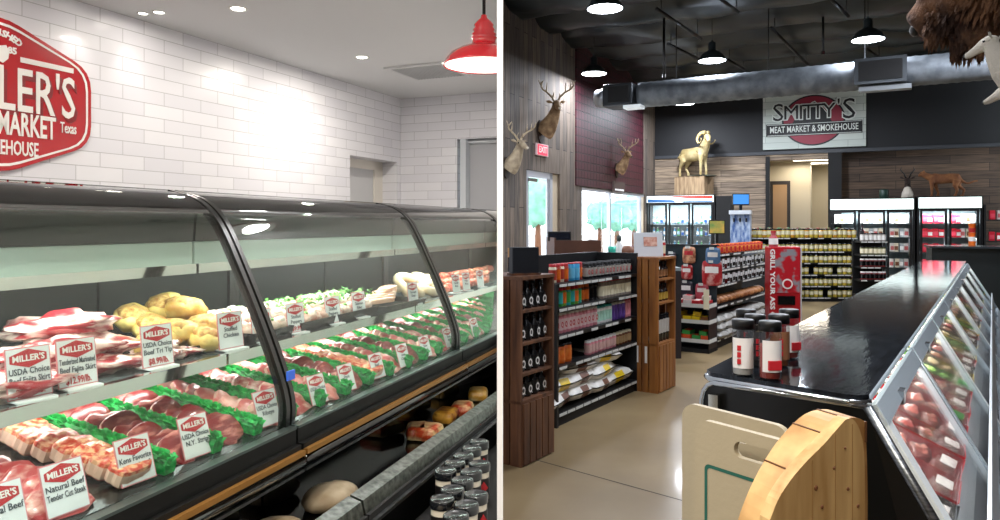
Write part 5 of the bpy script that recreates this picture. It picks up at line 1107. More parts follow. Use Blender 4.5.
# ------------------------------------------------------------------ animals
fur = mat('deer_fur', '#6d5238', .85, col2='#a88a66', scale=7, det=5, bump=.6, bscale=60); furw = mat('throat_white', '#c9bfae', .85, bump=.5, bscale=50); antl = mat('antler', '#8d7b62', .6, col2='#b9a88c', scale=12); eyem = mat('eye_black', '#080606', .1); nosem = mat('nose_black', '#171210', .4); plaque = mat('plaque_dark', '#2a1d14', .5)
def deer(loc, rz, s, lab, turn=0.0, white_nose=False, body=None, antlers=True, group='deer heads on the wall'):
    body = body or fur; e = tag(empty('deer_head', loc, rz), lab, 'mounted head', group); e.scale = (s, s, s)
    mb = MB()     # -y points out of the wall, head turned by 'turn'
    T_ = Matrix.Translation((0, -.34, .42)) @ Matrix.Rotation(turn, 4, 'Z')
    neck = [(0, -.03, -.12), (0, -.08, -.06), (0, -.18, .06), (0, -.26, .2), (0, -.31, .33), (0, -.34, .42)]
    mb.tube(neck, [.19, .2, .17, .13, .105, .09], seg=16, sq=(1.1, .85)); 
    hd = [(0, .08, .05), (0, -.0, .05), (0, -.1, .02), (0, -.2, -.03), (0, -.3, -.075), (0, -.36, -.09)]
    mb.tube(hd, [.06, .1, .092, .065, .05, .035], seg=14, M=T_, sq=(1, .82)); mb.ell((0, .0, .05), (.085, .1, .085), 0, 12, T_)
    for sx_ in (-1, 1):
        mb.tube([(sx_*.07, .04, .09), (sx_*.15, .06, .12), (sx_*.22, .07, .13)], [.02, .045, .008], seg=8, M=T_, sq=(1, .35))
    mb.build('head', body, e, remesh=.012)
    MB().tube([(0, -.13, -.1), (0, -.22, .03), (0, -.30, .19), (0, -.35, .3)], [.1, .12, .085, .05], seg=12, sq=(1, .6)).build('throat_patch', furw, e)
    MB().ell((0, -.355, -.085), (.034, .025, .028), 0, 10, T_).build('nose', furw if white_nose else nosem, e)
    for sx_ in (-1, 1): MB().ell((sx_*.078, -.06, .055), (.016, .02, .018), 0, 8, T_).build('eye', eyem, e)
    if antlers:
        for sx_ in (-1, 1):
            a = MB(); beam_ = [(sx_*.035, .03, .12), (sx_*.09, .05, .22), (sx_*.2, .05, .32), (sx_*.3, -.0, .38), (sx_*.34, -.1, .44), (sx_*.31, -.18, .52)]
            a.tube(cr(beam_, 3), [.024]*6+[.02]*5+[.014]*4+[.006], seg=8, M=T_)
            for (q, t) in (((sx_*.07, .04, .19), (sx_*.06, -.05, .3)), ((sx_*.2, .05, .32), (sx_*.2, .0, .52)), ((sx_*.29, .0, .37), (sx_*.33, .02, .56)), ((sx_*.34, -.08, .43), (sx_*.4, -.06, .56))):
                m_ = [(q[i]+t[i])/2+(0, .01, 0)[i] for i in range(3)]; a.tube([q, m_, t], [.016, .012, .003], seg=6, M=T_)
            a.build('antler', antl, e)
    sh_ = [(.19*math.cos(a)*(1 if math.sin(a) > 0 else .8), .26*math.sin(a)-.08) for a in [2*PI*k/16 for k in range(16)]]
    MB().prism(sh_, .0, .03, 'y').build('plaque', plaque, e); return e
p = WF.w(WF.x(541, -.02), -.035, WF.z(541, 128, -.02)); deer(p, WF.t, .85, 'large antlered deer head on plank wall above the exit sign', -.95, True)
p = WF.w(WF.x(617, -.05), -.06, WF.z(617, 168, -.05)); deer(p, WF.t, .68, 'antlered deer head mounted on the oxblood tin panel', -.8)
p = WF.w(WF.x(503, -.02)+.12, -.035, WF.z(505, 164, -.02)); q = deer(p, WF.t, .7, 'pale deer head on plank wall, cut by the white partition', -.6, True, mat('deer_pale', '#8a7a64', .85, col2='#b8a88c', scale=6)); clip_tree(q, 'R')
p = WF.w(WF.x(619, -.05), -.06, WF.z(619, 187, -.05)); e = tag(empty('name_plate', p, WF.t), 'small carved wooden plate with pale letters under the deer head', 'plate'); MB().box(-.4, .4, 0, .03, -.12, .12).build('plate', mat('plate_wood', '#4a3a35', .6), e); MB().box(-.3, .3, -.004, 0, -.09, -.05).build('pale_line', white2, e)
# pale heads at the far right
for k, (px, py, D, s_, tn_) in enumerate([(982, 44, 4.3, .42, -.5), (1000, 92, 4.6, .42, -.5)]):
    p = U(px, py, D); hd_ = Vector((-CF.n[0], -CF.n[1], 0))            # out of the wall is toward the aisle
    off = Vector((CF.n[0]*.45, CF.n[1]*.45, .45))*s_; base = p-off; wx = (base.x-CF.o[0])*CF.u[0]+(base.y-CF.o[1])*CF.u[1]; gap = (CF.w(wx, -.9, base.z)-base).length
    e = deer(base, CF.t+PI, s_, ['pale pronghorn head by the bison at upper right', 'pale animal head lower at the right picture edge'][k], tn_, False, furw, False, 'pale heads on the right wall')
    MB().box(-.09, .09, .03, gap/s_, -.16, .02).build('wall_bracket', plaque, e)
# bison head
bis = mat('bison_fur', '#3a2417', .95, col2='#8a5f3e', scale=5, det=8, bump=1.0, bscale=35, lo=.4, hi=.72); D = 5.0
p = U(960, -10, D); wx = (p.x-CF.o[0])*CF.u[0]+(p.y-CF.o[1])*CF.u[1]; base = CF.w(wx, -.90, p.z); L_ = (p-base).length
e = tag(empty('bison_head', base, CF.t+PI), 'huge shaggy brown bison head looming at the upper right corner', 'mounted head')
mb = MB(); mb.tube([(0, -.02, .1), (0, -.3, .12), (0, -L_*.6, .08), (0, -L_*.95, .0)], [.46, .42, .34, .27], seg=20); mb.ell((0, -L_, .0), (.27, .27, .29), 0, 18, nz=.25, ns=3)
mb.tube([(0, -L_, -.05), (0, -L_-.16, -.14), (0, -L_-.28, -.22)], [.2, .15, .1], seg=14); mb.ell((0, -L_+.1, -.26), (.14, .16, .2), 0, 14, nz=.4, ns=4)
bh_ = mb.build('head', bis, e, remesh=.024); mb = MB(); rr = random.Random(11)
for k in range(2200):
    if rr.random() < .6: t = rr.random(); yy = -.05-t*(L_*.95); r0 = (.45+(.29-.45)*t); c0 = Vector((0, yy, .1-.08*t)); a = rr.uniform(0, 2*PI); c = c0+Vector((math.cos(a)*r0, 0, math.sin(a)*r0)); nn = Vector((math.cos(a), -.3, math.sin(a)))
    else:
        a = rr.uniform(0, 2*PI); t = rr.uniform(0, 1); c0 = Vector((0, -L_-.2*t, -.02-.16*t)); r0 = .24-.11*t; c = c0+Vector((math.cos(a)*r0, 0, math.sin(a)*r0)); nn = Vector((math.cos(a), -.2, math.sin(a)))
        if rr.random() < .4: c = Vector((rr.uniform(-.1, .1), -L_+rr.uniform(-.05, .22), -.34+rr.uniform(-.08, .05))); nn = Vector((rr.uniform(-.4, .4), 0, -1))
    l = rr.uniform(.04, .085); q = nn.normalized()*l*.6+Vector((rr.uniform(-.02, .02), -.01, -l)); w_ = nn.cross(q).normalized()*rr.uniform(.007, .014) if nn.cross(q).length > 1e-5 else Vector((.01, 0, 0))
    mb.add([c-w_-nn*.02, c+w_-nn*.02, c+q*.6+w_*.8, c+q, c+q*.6-w_*.8], [(0, 1, 2, 3, 4)])
ft = mb.build('shaggy_fur', bis, e); ft['kind'] = 'stuff'
MB().ell((0, -L_-.27, -.235), (.06, .035, .045), 0, 12).build('nose', nosem, e)
for sx_ in (-1, 1):
    MB().ell((sx_*.2, -L_-.1, .02), (.024, .024, .024), 0, 8).build('eye', eyem, e); MB().tube(cr([(sx_*.2, -L_+.05, .18), (sx_*.34, -L_+.02, .22), (sx_*.42, -L_-.02, .34), (sx_*.38, -L_-.03, .46)], 3), [.06]*3+[.05]*3+[.03]*3+[.01], seg=10).build('horn', mat('horn_dark', '#1a1613', .35), e)
# ram on a crate box on the drinks cooler
yq = -.4; x = KF.x(694, yq); e = tag(empty('wooden_box', KF.w(x, yq, 2.362), KF.t-.25), 'pale slatted wooden box on the drinks cooler under the ram', 'box'); bw2 = .40; bh = KF.z(694, 177, yq)-2.36
pale_w = mat('pale_slats', '#b59a78', .6, col2='#8d7458', scale=3, stretch=(8, 8, 1))
for k in range(6): MB().box(-bw2+k*bw2/3+.004, -bw2+(k+1)*bw2/3-.004, -.3, -.28, 0, bh).build('front_slat', pale_w, e)
for k in range(4): MB().box(bw2-.02, bw2, -.28+k*.145, -.28+k*.145+.135, 0, bh).build('side_slat', pale_w, e)
MB().box(-bw2, bw2-.02, -.28, .28, 0, bh-.02).build('core', mat('box_core', '#5d4c3a', .7), e); MB().box(-bw2, bw2, -.3, .3, bh-.02, bh).build('lid', pale_w, e)
ivory = mat('ram_cream', '#c2b184', .8, col2='#9c8858', scale=5, bump=.3, bscale=30); zb_ = 2.362+bh
e = tag(empty('ram_statue', KF.w(x+.02, yq, zb_+.002), KF.t-.55), 'cream full-body mounted ram standing on the slatted box', 'mounted ram'); mb = MB()
mb.tube([(-.42, 0, .50), (-.34, 0, .56), (-.15, 0, .56), (.08, 0, .57), (.25, 0, .58), (.34, 0, .6)], [.1, .17, .165, .175, .17, .1], seg=16, sq=(1.05, .75))
mb.tube([(.22, 0, .6), (.34, -.01, .76), (.42, -.03, .90), (.45, -.05, .95)], [.16, .12, .085, .08], seg=14)
mb.tube([(.42, -.02, .98), (.5, -.09, .95), (.58, -.16, .87), (.61, -.19, .83)], [.085, .075, .05, .035], seg=12)
for lx_, ly_, ph in ((.26, -.08, 0), (.24, .09, .05), (-.36, -.09, -.04), (-.33, .09, .06)):
    if lx_ > 0: mb.tube([(lx_, ly_, .56), (lx_+.01, ly_, .34), (lx_+ph, ly_, .18), (lx_+ph, ly_, .01)], [.085, .05, .033, .036], seg=10)
    else: mb.tube([(lx_, ly_, .54), (lx_+.05, ly_, .40), (lx_-.05, ly_, .24), (lx_-.02+ph, ly_, .1), (lx_-.02+ph, ly_, .01)], [.12, .08, .036, .032, .036], seg=10)
mb.build('body', ivory, e, remesh=.014)
for sy_ in (-1, 1):
    pts = [(.40+.17*math.cos(t)*-1+.02, sy_*(.07+.05*t/4)-.03, .94+.15*math.sin(t)) for t in [PI*.5+.4*k for k in range(-3, 10)]]
    pts = []
    for k in range(14):
        t = 1.9-.38*k; rr_ = .16*(1-.03*k); pts.append((.36-rr_*math.cos(t)*1.0, sy_*(.06+.016*k)-.03, .93+rr_*math.sin(t)))
    MB().tube(pts, [.05-.0032*k for k in range(14)], seg=9).build('horn', mat('ram_horn', '#cdb885', .5, col2='#a08a5a', scale=25), e)
    MB().ell((.48, sy_*.06-.07, .985), (.012, .014, .013), 0, 8).build('eye', eyem, e)
MB().tube([(-.46, 0, .6), (-.52, 0, .54)], [.035, .015], seg=8).build('tail', ivory, e)
MB().ell((0.15, 0, .0), (.5, .22, .03), 0, 14, nz=.5).build('rock_base', mat('base_moss', '#3a3a2c', .9), e); e.location.z += .005
# pronghorn bust + cougar on the coolers
yq = -.1; xs_ = KF.x(907.5, yq); z_ = 2.222; e = tag(empty('pronghorn_bust', KF.w(xs_, yq, z_), KF.t), 'white-chested dark-faced antelope bust with horns on the left cooler', 'mounted bust'); e.scale = (.72, .72, .72)
MB().tube([(0, 0, 0), (0, .02, .18), (0, 0, .38)], [.24, .2, .1], seg=14, sq=(1, .8)).build('chest', mat('bust_white', '#cfc6b8', .8), e)
MB().tube([(0, 0, .34), (0, -.02, .46), (0, -.04, .56)], [.1, .085, .09], seg=12).tube([(0, 0, .58), (-.03, -.13, .52), (-.05, -.22, .46)], [.09, .07, .04], seg=12).tube([(.08, 0, .62), (.18, .02, .68), (.24, .02, .70)], [.02, .04, .008], seg=8, sq=(1, .4)).tube([(-.08, 0, .62), (-.18, .02, .68), (-.24, .02, .70)], [.02, .04, .008], seg=8, sq=(1, .4)).build('head', mat('bust_face', '#2c1e18', .7), e, remesh=.014)
for sx_ in (-1, 1): MB().tube([(sx_*.04, 0, .64), (sx_*.1, .02, .8), (sx_*.2, .02, .92), (sx_*.16, .0, 1.02)], [.028, .024, .018, .005], seg=8).build('horn', mat('horn_dark', '#1a1613'), e); MB().ell((sx_*.075-.02, -.08, .575), (.012, .015, .013), 0, 8).build('eye', eyem, e)
yq = -.1; xs_ = KF.x(944, yq); e = tag(empty('cougar_mount', KF.w(xs_, yq, 2.243), KF.t), 'tawny full-body mounted cougar walking on top of the right cooler', 'mounted cougar'); e.scale = (.68, .68, .68); tw = mat('cougar_fur', '#8a5a34', .85, col2='#6b4026', scale=6, bump=.3, bscale=60); mb = MB()
mb.tube([(-.42, 0, .62), (-.3, 0, .62), (-.05, 0, .6), (.2, 0, .62), (.38, 0, .60), (.46, 0, .54)], [.12, .165, .15, .15, .16, .08], seg=16, sq=(1.1, .7))
mb.tube([(-.4, 0, .66), (-.52, -.02, .72), (-.6, -.04, .76)], [.13, .1, .1], seg=12); mb.ell((-.62, -.05, .77), (.11, .095, .1), 0, 14); mb.tube([(-.66, -.06, .76), (-.76, -.09, .72)], [.06, .045], seg=10)
for sy_ in (-1, 1): mb.tube([(-.6, sy_*.06-.05, .84), (-.59, sy_*.075-.05, .9)], [.04, .015], seg=8)
for lx_, ly_, f in ((-.36, -.08, -.0), (-.26, .08, .1), (.36, -.08, -.04), (.44, .08, .1)):
    if lx_ < 0: mb.tube([(lx_, ly_, .56), (lx_+f*.3, ly_, .36), (lx_+f, ly_, .16), (lx_+f, ly_, .04), (lx_+f-.06, ly_, .025)], [.095, .06, .042, .042, .035], seg=10)
    else: mb.tube([(lx_, ly_, .54), (lx_-.04+f*.2, ly_, .36), (lx_+.05+f, ly_, .22), (lx_+f, ly_, .04), (lx_+f-.06, ly_, .025)], [.12, .08, .045, .04, .035], seg=10)
mb.tube(cr([(.48, 0, .58), (.58, .02, .48), (.7, .03, .44), (.85, .03, .5), (.97, .03, .52)], 3), [.045]*4+[.036]*5+[.03]*4, seg=8)
mb.build('body', tw, e, remesh=.016); MB().ell((-.78, -.095, .735), (.018, .02, .016), 0, 8).build('nose', nosem, e); 
for sy_ in (-1, 1): MB().ell((-.685, sy_*.055-.065, .80), (.012, .012, .012), 0, 8).build('eye', eyem, e)
MB().ell((-.02, 0, 0), (.62, .2, .03), 0, 14, nz=.4).build('rock_base', mat('base_brown', '#3f2f22', .9), e)
o = tag(MB().lathe([(.09, 0), (.1, .01), (.1, .2), (.09, .21)], seg=16).build('paint_can', mat('can_darkgreen', '#1d3a30', .4), loc=KF.w(KF.x(884, -.1), -.1, 2.222)), 'dark green can standing on top of the left cooler', 'can')
x = KF.x(990, -.2)
e = tag(empty('corner_shelf', KF.w(KF.x(984, -.4), -.4), KF.t), 'dark shelf with red goods right of the coolers', 'shelving'); MB().box(0, 1.6, 0, .5, 0, .3).build('base', blackm, e); MB().box(0, .04, 0, .5, .3, 2.05).build('end_panel', blackm, e)
for z in (.9, 1.25, 1.72): MB().box(.04, 1.6, 0, .5, z-.03, z).build('shelf', shelfb, e)
F5 = Fr(*KF.w(KF.x(984, -.4), -.4)[:2], -24.4)
row([gr_[0], gr_[1]], F5, .1, .8, .15, 1.252, 5, 'red food pack, # on the lower corner shelf', 'food pack', 'red packs on the corner shelf'); row([gr_[0], gp[0]], F5, .1, .8, .15, 1.722, 5, 'red food pack, # on the upper corner shelf', 'food pack', 'red packs on the corner shelf')

# ------------------------------------------------------------------ the service counter
ZC = 1.2; WC = .414; topm = mat('counter_top_black', '#101317', .07, .5, col2='#30363e', scale=5, det=8, stretch=(1, 5, 1), bump=.03, bscale=9)
slopeg = 1.76; YG = -.29; ZG = ZC-.02+YG*slopeg
def serv(x0, x1, lab, first):
    e = tag(empty('service_case', CF.w(x0, 0), CF.t), lab, 'display case', 'service cases in one run'); W = x1-x0; r = .05; sk = .066 if first else 0
    pts = [(0, 0), (W, 0), (W, WC), (sk, WC)] if not first else [(.03, 0), (W, 0), (W, WC), (sk+.04, WC), (sk+.01, WC-.02), (sk, WC-.06), (.0, .05), (.005, .02)]
    pts = [(a, b) for a, b in pts]; MB().prism(pts, ZC-.022, ZC, 'z').build('counter_top', topm, e, bevel=.004)
    ring = [(a, b, ZC-.02) for a, b in pts]; 
    if first: MB().tube([(W, WC+.004, ZC-.018)]+[(a*1.0, b, ZC-.018) for a, b in pts[3:]]+[(a, b, ZC-.018) for a, b in pts[:1]], .009, seg=8).build('chrome_rim', chrome, e)
    yo = WC-.012
    # end panel: rounded black silhouette with chrome edge down the sloped front
    pe = [(0, ZC-.024), (YG, ZG), (YG, 0), (WC, 0), (WC, ZC-.075), (WC-.006, ZC-.05), (WC-.018, ZC-.033), (WC-.035, ZC-.024)]
    sx = (lambda y: (sk)*(max(y, 0)/WC)) if first else (lambda y: 0)
    n8 = len(pe); MB().add([(sx(y), y, z) for y, z in pe]+[(sx(y)+.022, y, z) for y, z in pe], [tuple(range(n8))[::-1], tuple(range(n8, 2*n8))]+[(i, (i+1) % n8, n8+(i+1) % n8, n8+i) for i in range(n8)]).build('end_panel', mat('end_panel_black', '#050505', .3), e)
    if first:
        MB().tube([(sx(y)-.002, y, z) for y, z in pe[3:]+pe[:1]], .007, seg=8).build('rim_chrome', chrome, e)
        MB().tube([(.0, .0, ZC-.024), (.0, YG*.5, (ZC-.024+ZG)/2), (.0, YG, ZG), (.0, YG, 0)], .011, seg=8).build('end_chrome', steel, e)
    if not first: MB().box(W-.02, W, YG, yo, 0, ZG).build('far_end_panel', MC['end_panel_black'], e)
    MB().box(.09 if first else .02, W, yo-.02, yo, .05, ZC-.024).build('rear_panel', gloss, e); MB().prism([(yo-.02, 0), (yo-.02, .72), (YG+.02, ZG-.0), (YG+.02, 0)], .1 if first else .025, W-.02).build('body', mat('case_body_dark', '#16181a', .4), e)
    MB().prism([(.36, 1.06), (-.18, .835), (-.2, .82), (.36, 1.045)], .03, W-.02).build('deck', mat('deck_pale', '#aeb4b4', .4), e); MB().prism([(.36, 1.15), (.385, 1.15), (.385, 1.0), (.36, 1.0)], .03, W-.02).build('inner_back', mirror, e)
    MB().prism([(-.23, .86), (-.24, .86), (-.26, .74), (-.25, .74)], .03, W-.02).build('front_lip', mat('lip_white', '#b7c0c6', .3), e)
    n = max(1, round(W/.93)); pw = W/n; frm = mat('door_frame_alu', '#c3d0d8', .3, .25); wht = mat('door_frame_white', '#f2f7f6', .35)
    rail = lambda x0, x1, t0, t1, th, m, nm: MB().prism([(YG*t0, ZC-.03+(ZG-ZC+.03)*t0), (YG*t1, ZC-.03+(ZG-ZC+.03)*t1), (YG*t1-th, ZC-.03+(ZG-ZC+.03)*t1+th*.55), (YG*t0-th, ZC-.03+(ZG-ZC+.03)*t0+th*.55)], x0, x1).build(nm, m, e)
    for k in range(n):
        a, b = k*pw+(.03 if k == 0 else .012), (k+1)*pw-.012
        rail(a, b, .02, 1.0, .004, clear, 'front_glass'); rail(a, b, .0, .09, .016, frm, 'top_rail'); rail(a, b, .94, 1.02, .014, frm, 'bottom_rail')
        rail(a-.0, a+(.06 if k == 0 and first else .03), .0, 1.0, .014, wht if k % 2 == 0 else frm, 'side_stile'); rail(b-.03, b, .0, 1.0, .014, frm, 'side_stile')
        MB().box(a+.3, a+.36, -.045, -.02, ZC-.08, ZC-.045).build('hinge', chrome, e)
    MB().tube([(.05, .03, ZC-.045), (W-.05, .03, ZC-.045)], .012, seg=8).build('light_tube', mat('case_lamp', '#f3fff6'), e)
    area('service_case_light', CF.w((x0+x1)/2, .02, ZC-.065), 4.2*W, W-.1, (math.radians(-15), 0, CF.t), '#fff4ea', size_y=.04)
    return e
serv(0, 5.8, 'long black-topped service meat case with slanted glass doors, nearest the camera', True)
serv(5.82, 7.7, 'second black-topped service case beyond the joint', False)
# trays inside
trred = mat('foam_tray_red', '#c41520', .4); fin = {}
def meattray(tm, mm, seed, lbl=False):
    e = empty('meat_tray', (0, 0, -50)); w, d, h = .058, .10, .034; mb = MB()
    o = [(-w, -d), (w, -d), (w, d), (-w, d)]; mb.box(-w, w, -d, d, 0, .004)
    for (a, b), (c, f) in zip(o, o[1:]+o[:1]): mb.add([(a, b, .0), (c, f, .0), (c*1.12, f*1.08, h), (a*1.12, b*1.08, h)], [(0, 1, 2, 3)])
    mb.build('foam_tray', tm, e); mb = MB(); rr = random.Random(seed)
    for k in range(3): mb.slab(.042, .032, .018, 0, 0, .25, seed+k, seg=12, dome=.3, M=Matrix.Translation((rr.uniform(-.01, .01), -.06+k*.06, .008+.003*k)))
    mb.build('meat', mm, e); MB().box(-w*1.1, w*1.1, -d*1.06, d*1.06, .0335, .0345).build('film', plastic, e)
    MB().box(-.02, .03, -.09, -.05, .0352, .0360).build('label', green_c if lbl else white2, e)
    return e
mts = [meattray(trred, mat('packed_meat', '#b04a44', .35, col2='#e0a898', scale=18, det=7, lo=.45, hi=.68, rnd=.12, coat=.4), 3), meattray(trred, MC['packed_meat'], 9, True), meattray(mat('foam_tray_black', '#161314', .4), mat('packed_brown', '#8a4a30', .4, col2='#c99a70', scale=20, rnd=.15), 14), meattray(mat('foam_tray_green', '#6fbf4a', .4), mat('packed_green', '#5ea83c', .5, col2='#a9d86a', scale=14), 20, True), meattray(mat('foam_tray_yellow', '#d9c23a', .4), mat('packed_tan', '#c9a070', .5, col2='#e4d2a4', scale=14), 27)]
used_m = set(); ang_d = math.atan((1.06-.835)/.54)
nn_ = 0
for k in range(36):
    x = .2+k*.215
    if x > 7.3: break
    for c_, y in enumerate((.19, -.05)):
        if x < 1.5: t = [0, 0, 1, 0, 0][(k+c_*2) % 5] if k > 0 else 2
        elif x < 2.1: t = [0, 3, 3, 4][(k+c_) % 4]
        else: t = [4, 2, 0, 4, 3][(k+c_) % 5]
        zz = .91+(y-0)*.4167+.004
        src = mts[t]; loc = CF.w(x, y, zz); rot = (ang_d, R.uniform(-.06, .06), CF.t+R.uniform(-.06, .06))
        if t in used_m: q = dup(src, loc, rot=rot)
        else: q = src; q.location = loc; q.rotation_euler = rot; used_m.add(t)
        q.scale = (1.5, 1.05, 1.2)
        tag(q, f'wrapped {["red tray of pink meat", "red tray of meat with green label", "black tray of brown meat", "green tray of greens", "yellow tray of tan pieces"][t]}, {OR1[k] if k < 30 else "far"} back from the near end, {["rear", "glass-side"][c_]} line', 'meat tray', 'wrapped trays in the service case')
for t, m_ in enumerate(mts):
    if t not in used_m:
        for c in list(m_.children): bpy.data.objects.remove(c)
        bpy.data.objects.remove(m_)
# spice bottles on the counter corner
cbm = glassmat('shaker_plastic', '#e9ecee', .9, .08, .05)
def shaker(loc, fillm, lab, labm, h=.145, r=.028, rz=0, mark='stripe'):
    e = tag(empty('spice_shaker', loc, rz), lab, 'spice shaker', 'spice shakers on the counter corner')
    MB().lathe([(r*.94, 0), (r, .004), (r, h*.78), (r*.92, h*.82), (r*.92, h*.84)], seg=24).build('bottle_body', cbm, e)
    MB().lathe([(r*.88, .004), (r*.9, .006), (r*.9, h*.6), (.001, h*.62)], seg=20).build('contents', fillm, e)
    n = 14; vs = []; fs = []
    for k in range(n+1):
        a = -PI/2-1.15+2.3*k/n; vs += [(r*1.015*math.cos(a), r*1.015*math.sin(a), h*.14), (r*1.015*math.cos(a), r*1.015*math.sin(a), h*.68)]
    fs = [(2*k, 2*k+2, 2*k+3, 2*k+1) for k in range(n)]; MB().add(vs, fs, 0, True).build('label', labm, e)
    MB().lathe([(r*1.0, h*.84), (r*1.03, h*.83), (r*1.03, h*.98), (r*.95, h), (.001, h)], seg=24).build('cap', mat('shaker_cap', '#141414', .35), e)
    if mark == 'stripe':
        for zz in (.22, .34, .46): MB().box(-r*.55, -r*.2, -r*1.05, -r*.9, h*zz, h*(zz+.09)).build('label_mark', redp, e)
    else: MB().box(-r*.6, r*.6, -r*1.07, -r*.7, h*.18, h*.34).build('label_mark', redp, e)
    return e
def onct(px, py): return U(px, py, (H-ZC)*FPX/(py-HY))+Vector((0, 0, .001))
sw = mat('label_paper', '#dedad6', .5); 
shaker(onct(743, 375), mat('salt_grey', '#b9b5ae', .7), 'clear spice shaker with red-striped white label, front left', sw, .148, rz=-.3)
shaker(onct(770, 379), mat('rub_red', '#8d2a1c', .7), 'clear spice shaker with white and red label, front right', sw, .150, rz=.1, mark='red')
shaker(onct(755, 366), mat('pepper_black', '#24201e', .7), 'dark pepper shaker tucked behind the two front shakers', mat('label_dark', '#2a2a2c',   .5), .146, rz=.3)
shaker(onct(779, 366), mat('rub_brown', '#8a4f2c', .7), 'brown spice shaker behind the front right one', mat('label_brown', '#7d5236',   .5), .146, rz=.2)
shaker(onct(789, 358), mat('rub_red', '#8d2a1c'), 'spice shaker with red and white label, rearmost on the right', sw, .146, rz=.5, mark='red')
shaker(onct(746, 358), mat('pepper_black', '#24201e'), 'dark-capped spice shaker, rearmost on the left', MC['label_dark'], .146)
# checkout block beyond
p0, p1 = U(932, 246, 10.6), U(1001, 247, 10.6); e = tag(empty('checkout_counter', (p0.x, 10.6, 0), KF.t), 'dark counter crossing beyond the far end of service cases', 'counter'); w = 1.05; zt_ = p0.z
MB().box(0, w, .02, .7, 0, zt_-.03).build('counter_body', mat('counter_green_black', '#12191a', .5), e); MB().box(-.03, w, -.03, .75, zt_-.03, zt_).build('worktop', mat('worktop_dark', '#34383b', .2), e)
p = U(965.5, 244, 10.9); e = tag(empty('banded_cup_stack', (p.x, 10.75, zt_+.001)), 'tall stack of orange and white banded cups on the far counter', 'cup stack')
for k in range(5): MB().lathe([(.045-.002*k, k*.065), (.05, k*.065+.063)], seg=14).build('cup', [orange, white2, orange, redp, orange][k], e)

# ------------------------------------------------------------------ cutting boards in front of the end panel
tanb = mat('board_tan', '#a69a80', .5, bump=.05, bscale=80); grv = mat('board_groove_green', '#1d5a4c', .5)
FB_ = Fr(.55, 1.60, -43.3+0)   # along the end panel direction
cartF = Fr(.44, 1.62, -54)
ct = tag(empty('prep_cart', (.50, 1.32, 0), math.radians(-45)), 'low cart below the frame that carries the cutting boards', 'cart')
MB().box(-.36, .30, -.30, .22, .62, .66).build('cart_top', steel, ct)
for sx_ in (-.32, .26):
    for sy_ in (-.26, .18): MB().tube([(sx_, sy_, 0), (sx_, sy_, .62)], .016, seg=8).build('leg', steel, ct)
def rounded(w, h, r, n=6):
    out = []
    for cx0, cz0, a0 in ((w/2-r, h/2-r, 0), (-w/2+r, h/2-r, 90), (-w/2+r, -h/2+r, 180), (w/2-r, -h/2+r, 270)):
        for k in range(n+1): a = math.radians(a0+90*k/n); out.append((cx0+r*math.cos(a), cz0+r*math.sin(a)))
    return out
def board(F, x0, x1, y, z0, z1, lab, hole=None, groove=None, lean=0, th=.014):
    """flat board whose face looks along -y; x0..x1 local"""
    w, h = x1-x0, z1-z0; e = tag(empty('cutting_board', F.w((x0+x1)/2, y, z0), F.t), lab, 'cutting board', 'cutting boards'); Mx = Matrix.Rotation(lean, 4, 'X') @ Matrix.Translation((0, 0, h/2))
    out = rounded(w, h, .035)
    bm = bmesh.new(); loops = [out]
    if hole:
        hx_, hz_, hw_, hh_ = hole; loops.append([(hx_+a, hz_+b) for a, b in rounded(hw_, hh_, hh_*.49)])
    for s_ in (0, th):
        es = []
        for lp in loops:
            v = [bm.verts.new((a, s_, b)) for a, b in lp]; es += [bm.edges.new((v[i], v[(i+1) % len(v)])) for i in range(len(v))]
        bmesh.ops.triangle_fill(bm, edges=es, use_beauty=True)
    for lp in loops:
        n = len(lp); v0 = [bm.verts.new((a, 0, b)) for a, b in lp]; v1 = [bm.verts.new((a, th, b)) for a, b in lp]
        for i in range(n): bm.faces.new((v0[i], v0[(i+1) % n], v1[(i+1) % n], v1[i]))
    bmesh.ops.remove_doubles(bm, verts=bm.verts, dist=1e-6); bmesh.ops.recalc_face_normals(bm, faces=bm.faces); bmesh.ops.transform(bm, matrix=Mx, verts=bm.verts)
    me = bpy.data.meshes.new('board_body'); bm.to_mesh(me); bm.free(); me.materials.append(tanb); o = bpy.data.objects.new('board_body', me); COL.objects.link(o); o.parent = e
    if groove:
        gw, gh, gz_ = groove; A = [(a, b+gz_) for a, b in rounded(gw, gh, .012)]; B = [(a, b+gz_) for a, b in rounded(gw-.014, gh-.014, .008)]; n = len(A)
        MB().add([(a, -.0008, b) for a, b in A]+[(a, -.0008, b) for a, b in B], [(i, (i+1) % n, n+(i+1) % n, n+i) for i in range(n)], M=Mx).build('groove', grv, e)
    return e
def fx(px, y): return cartF.x(px, y)
zB = .662
yb1 = -.0; x0 = fx(682, yb1); z1 = cartF.z(720, 411, yb1); board(cartF, x0, x0+.27, yb1, zB, z1, 'larger tan plastic cutting board behind, its back corner showing', hole=(.0, (z1-zB)/2-.045, .08, .022), lean=0)
yb2 = -.08; x0 = fx(695, yb2); z1 = cartF.z(730, 427, yb2); hB = z1-zB; wB = .262; board(cartF, x0, x0+wB, yb2, zB, z1, 'tan cutting board with dark green groove and handle slot in front', hole=(.01, hB/2-.04, .09, .032), groove=(wB-.05, hB-.12, -.028), lean=0)
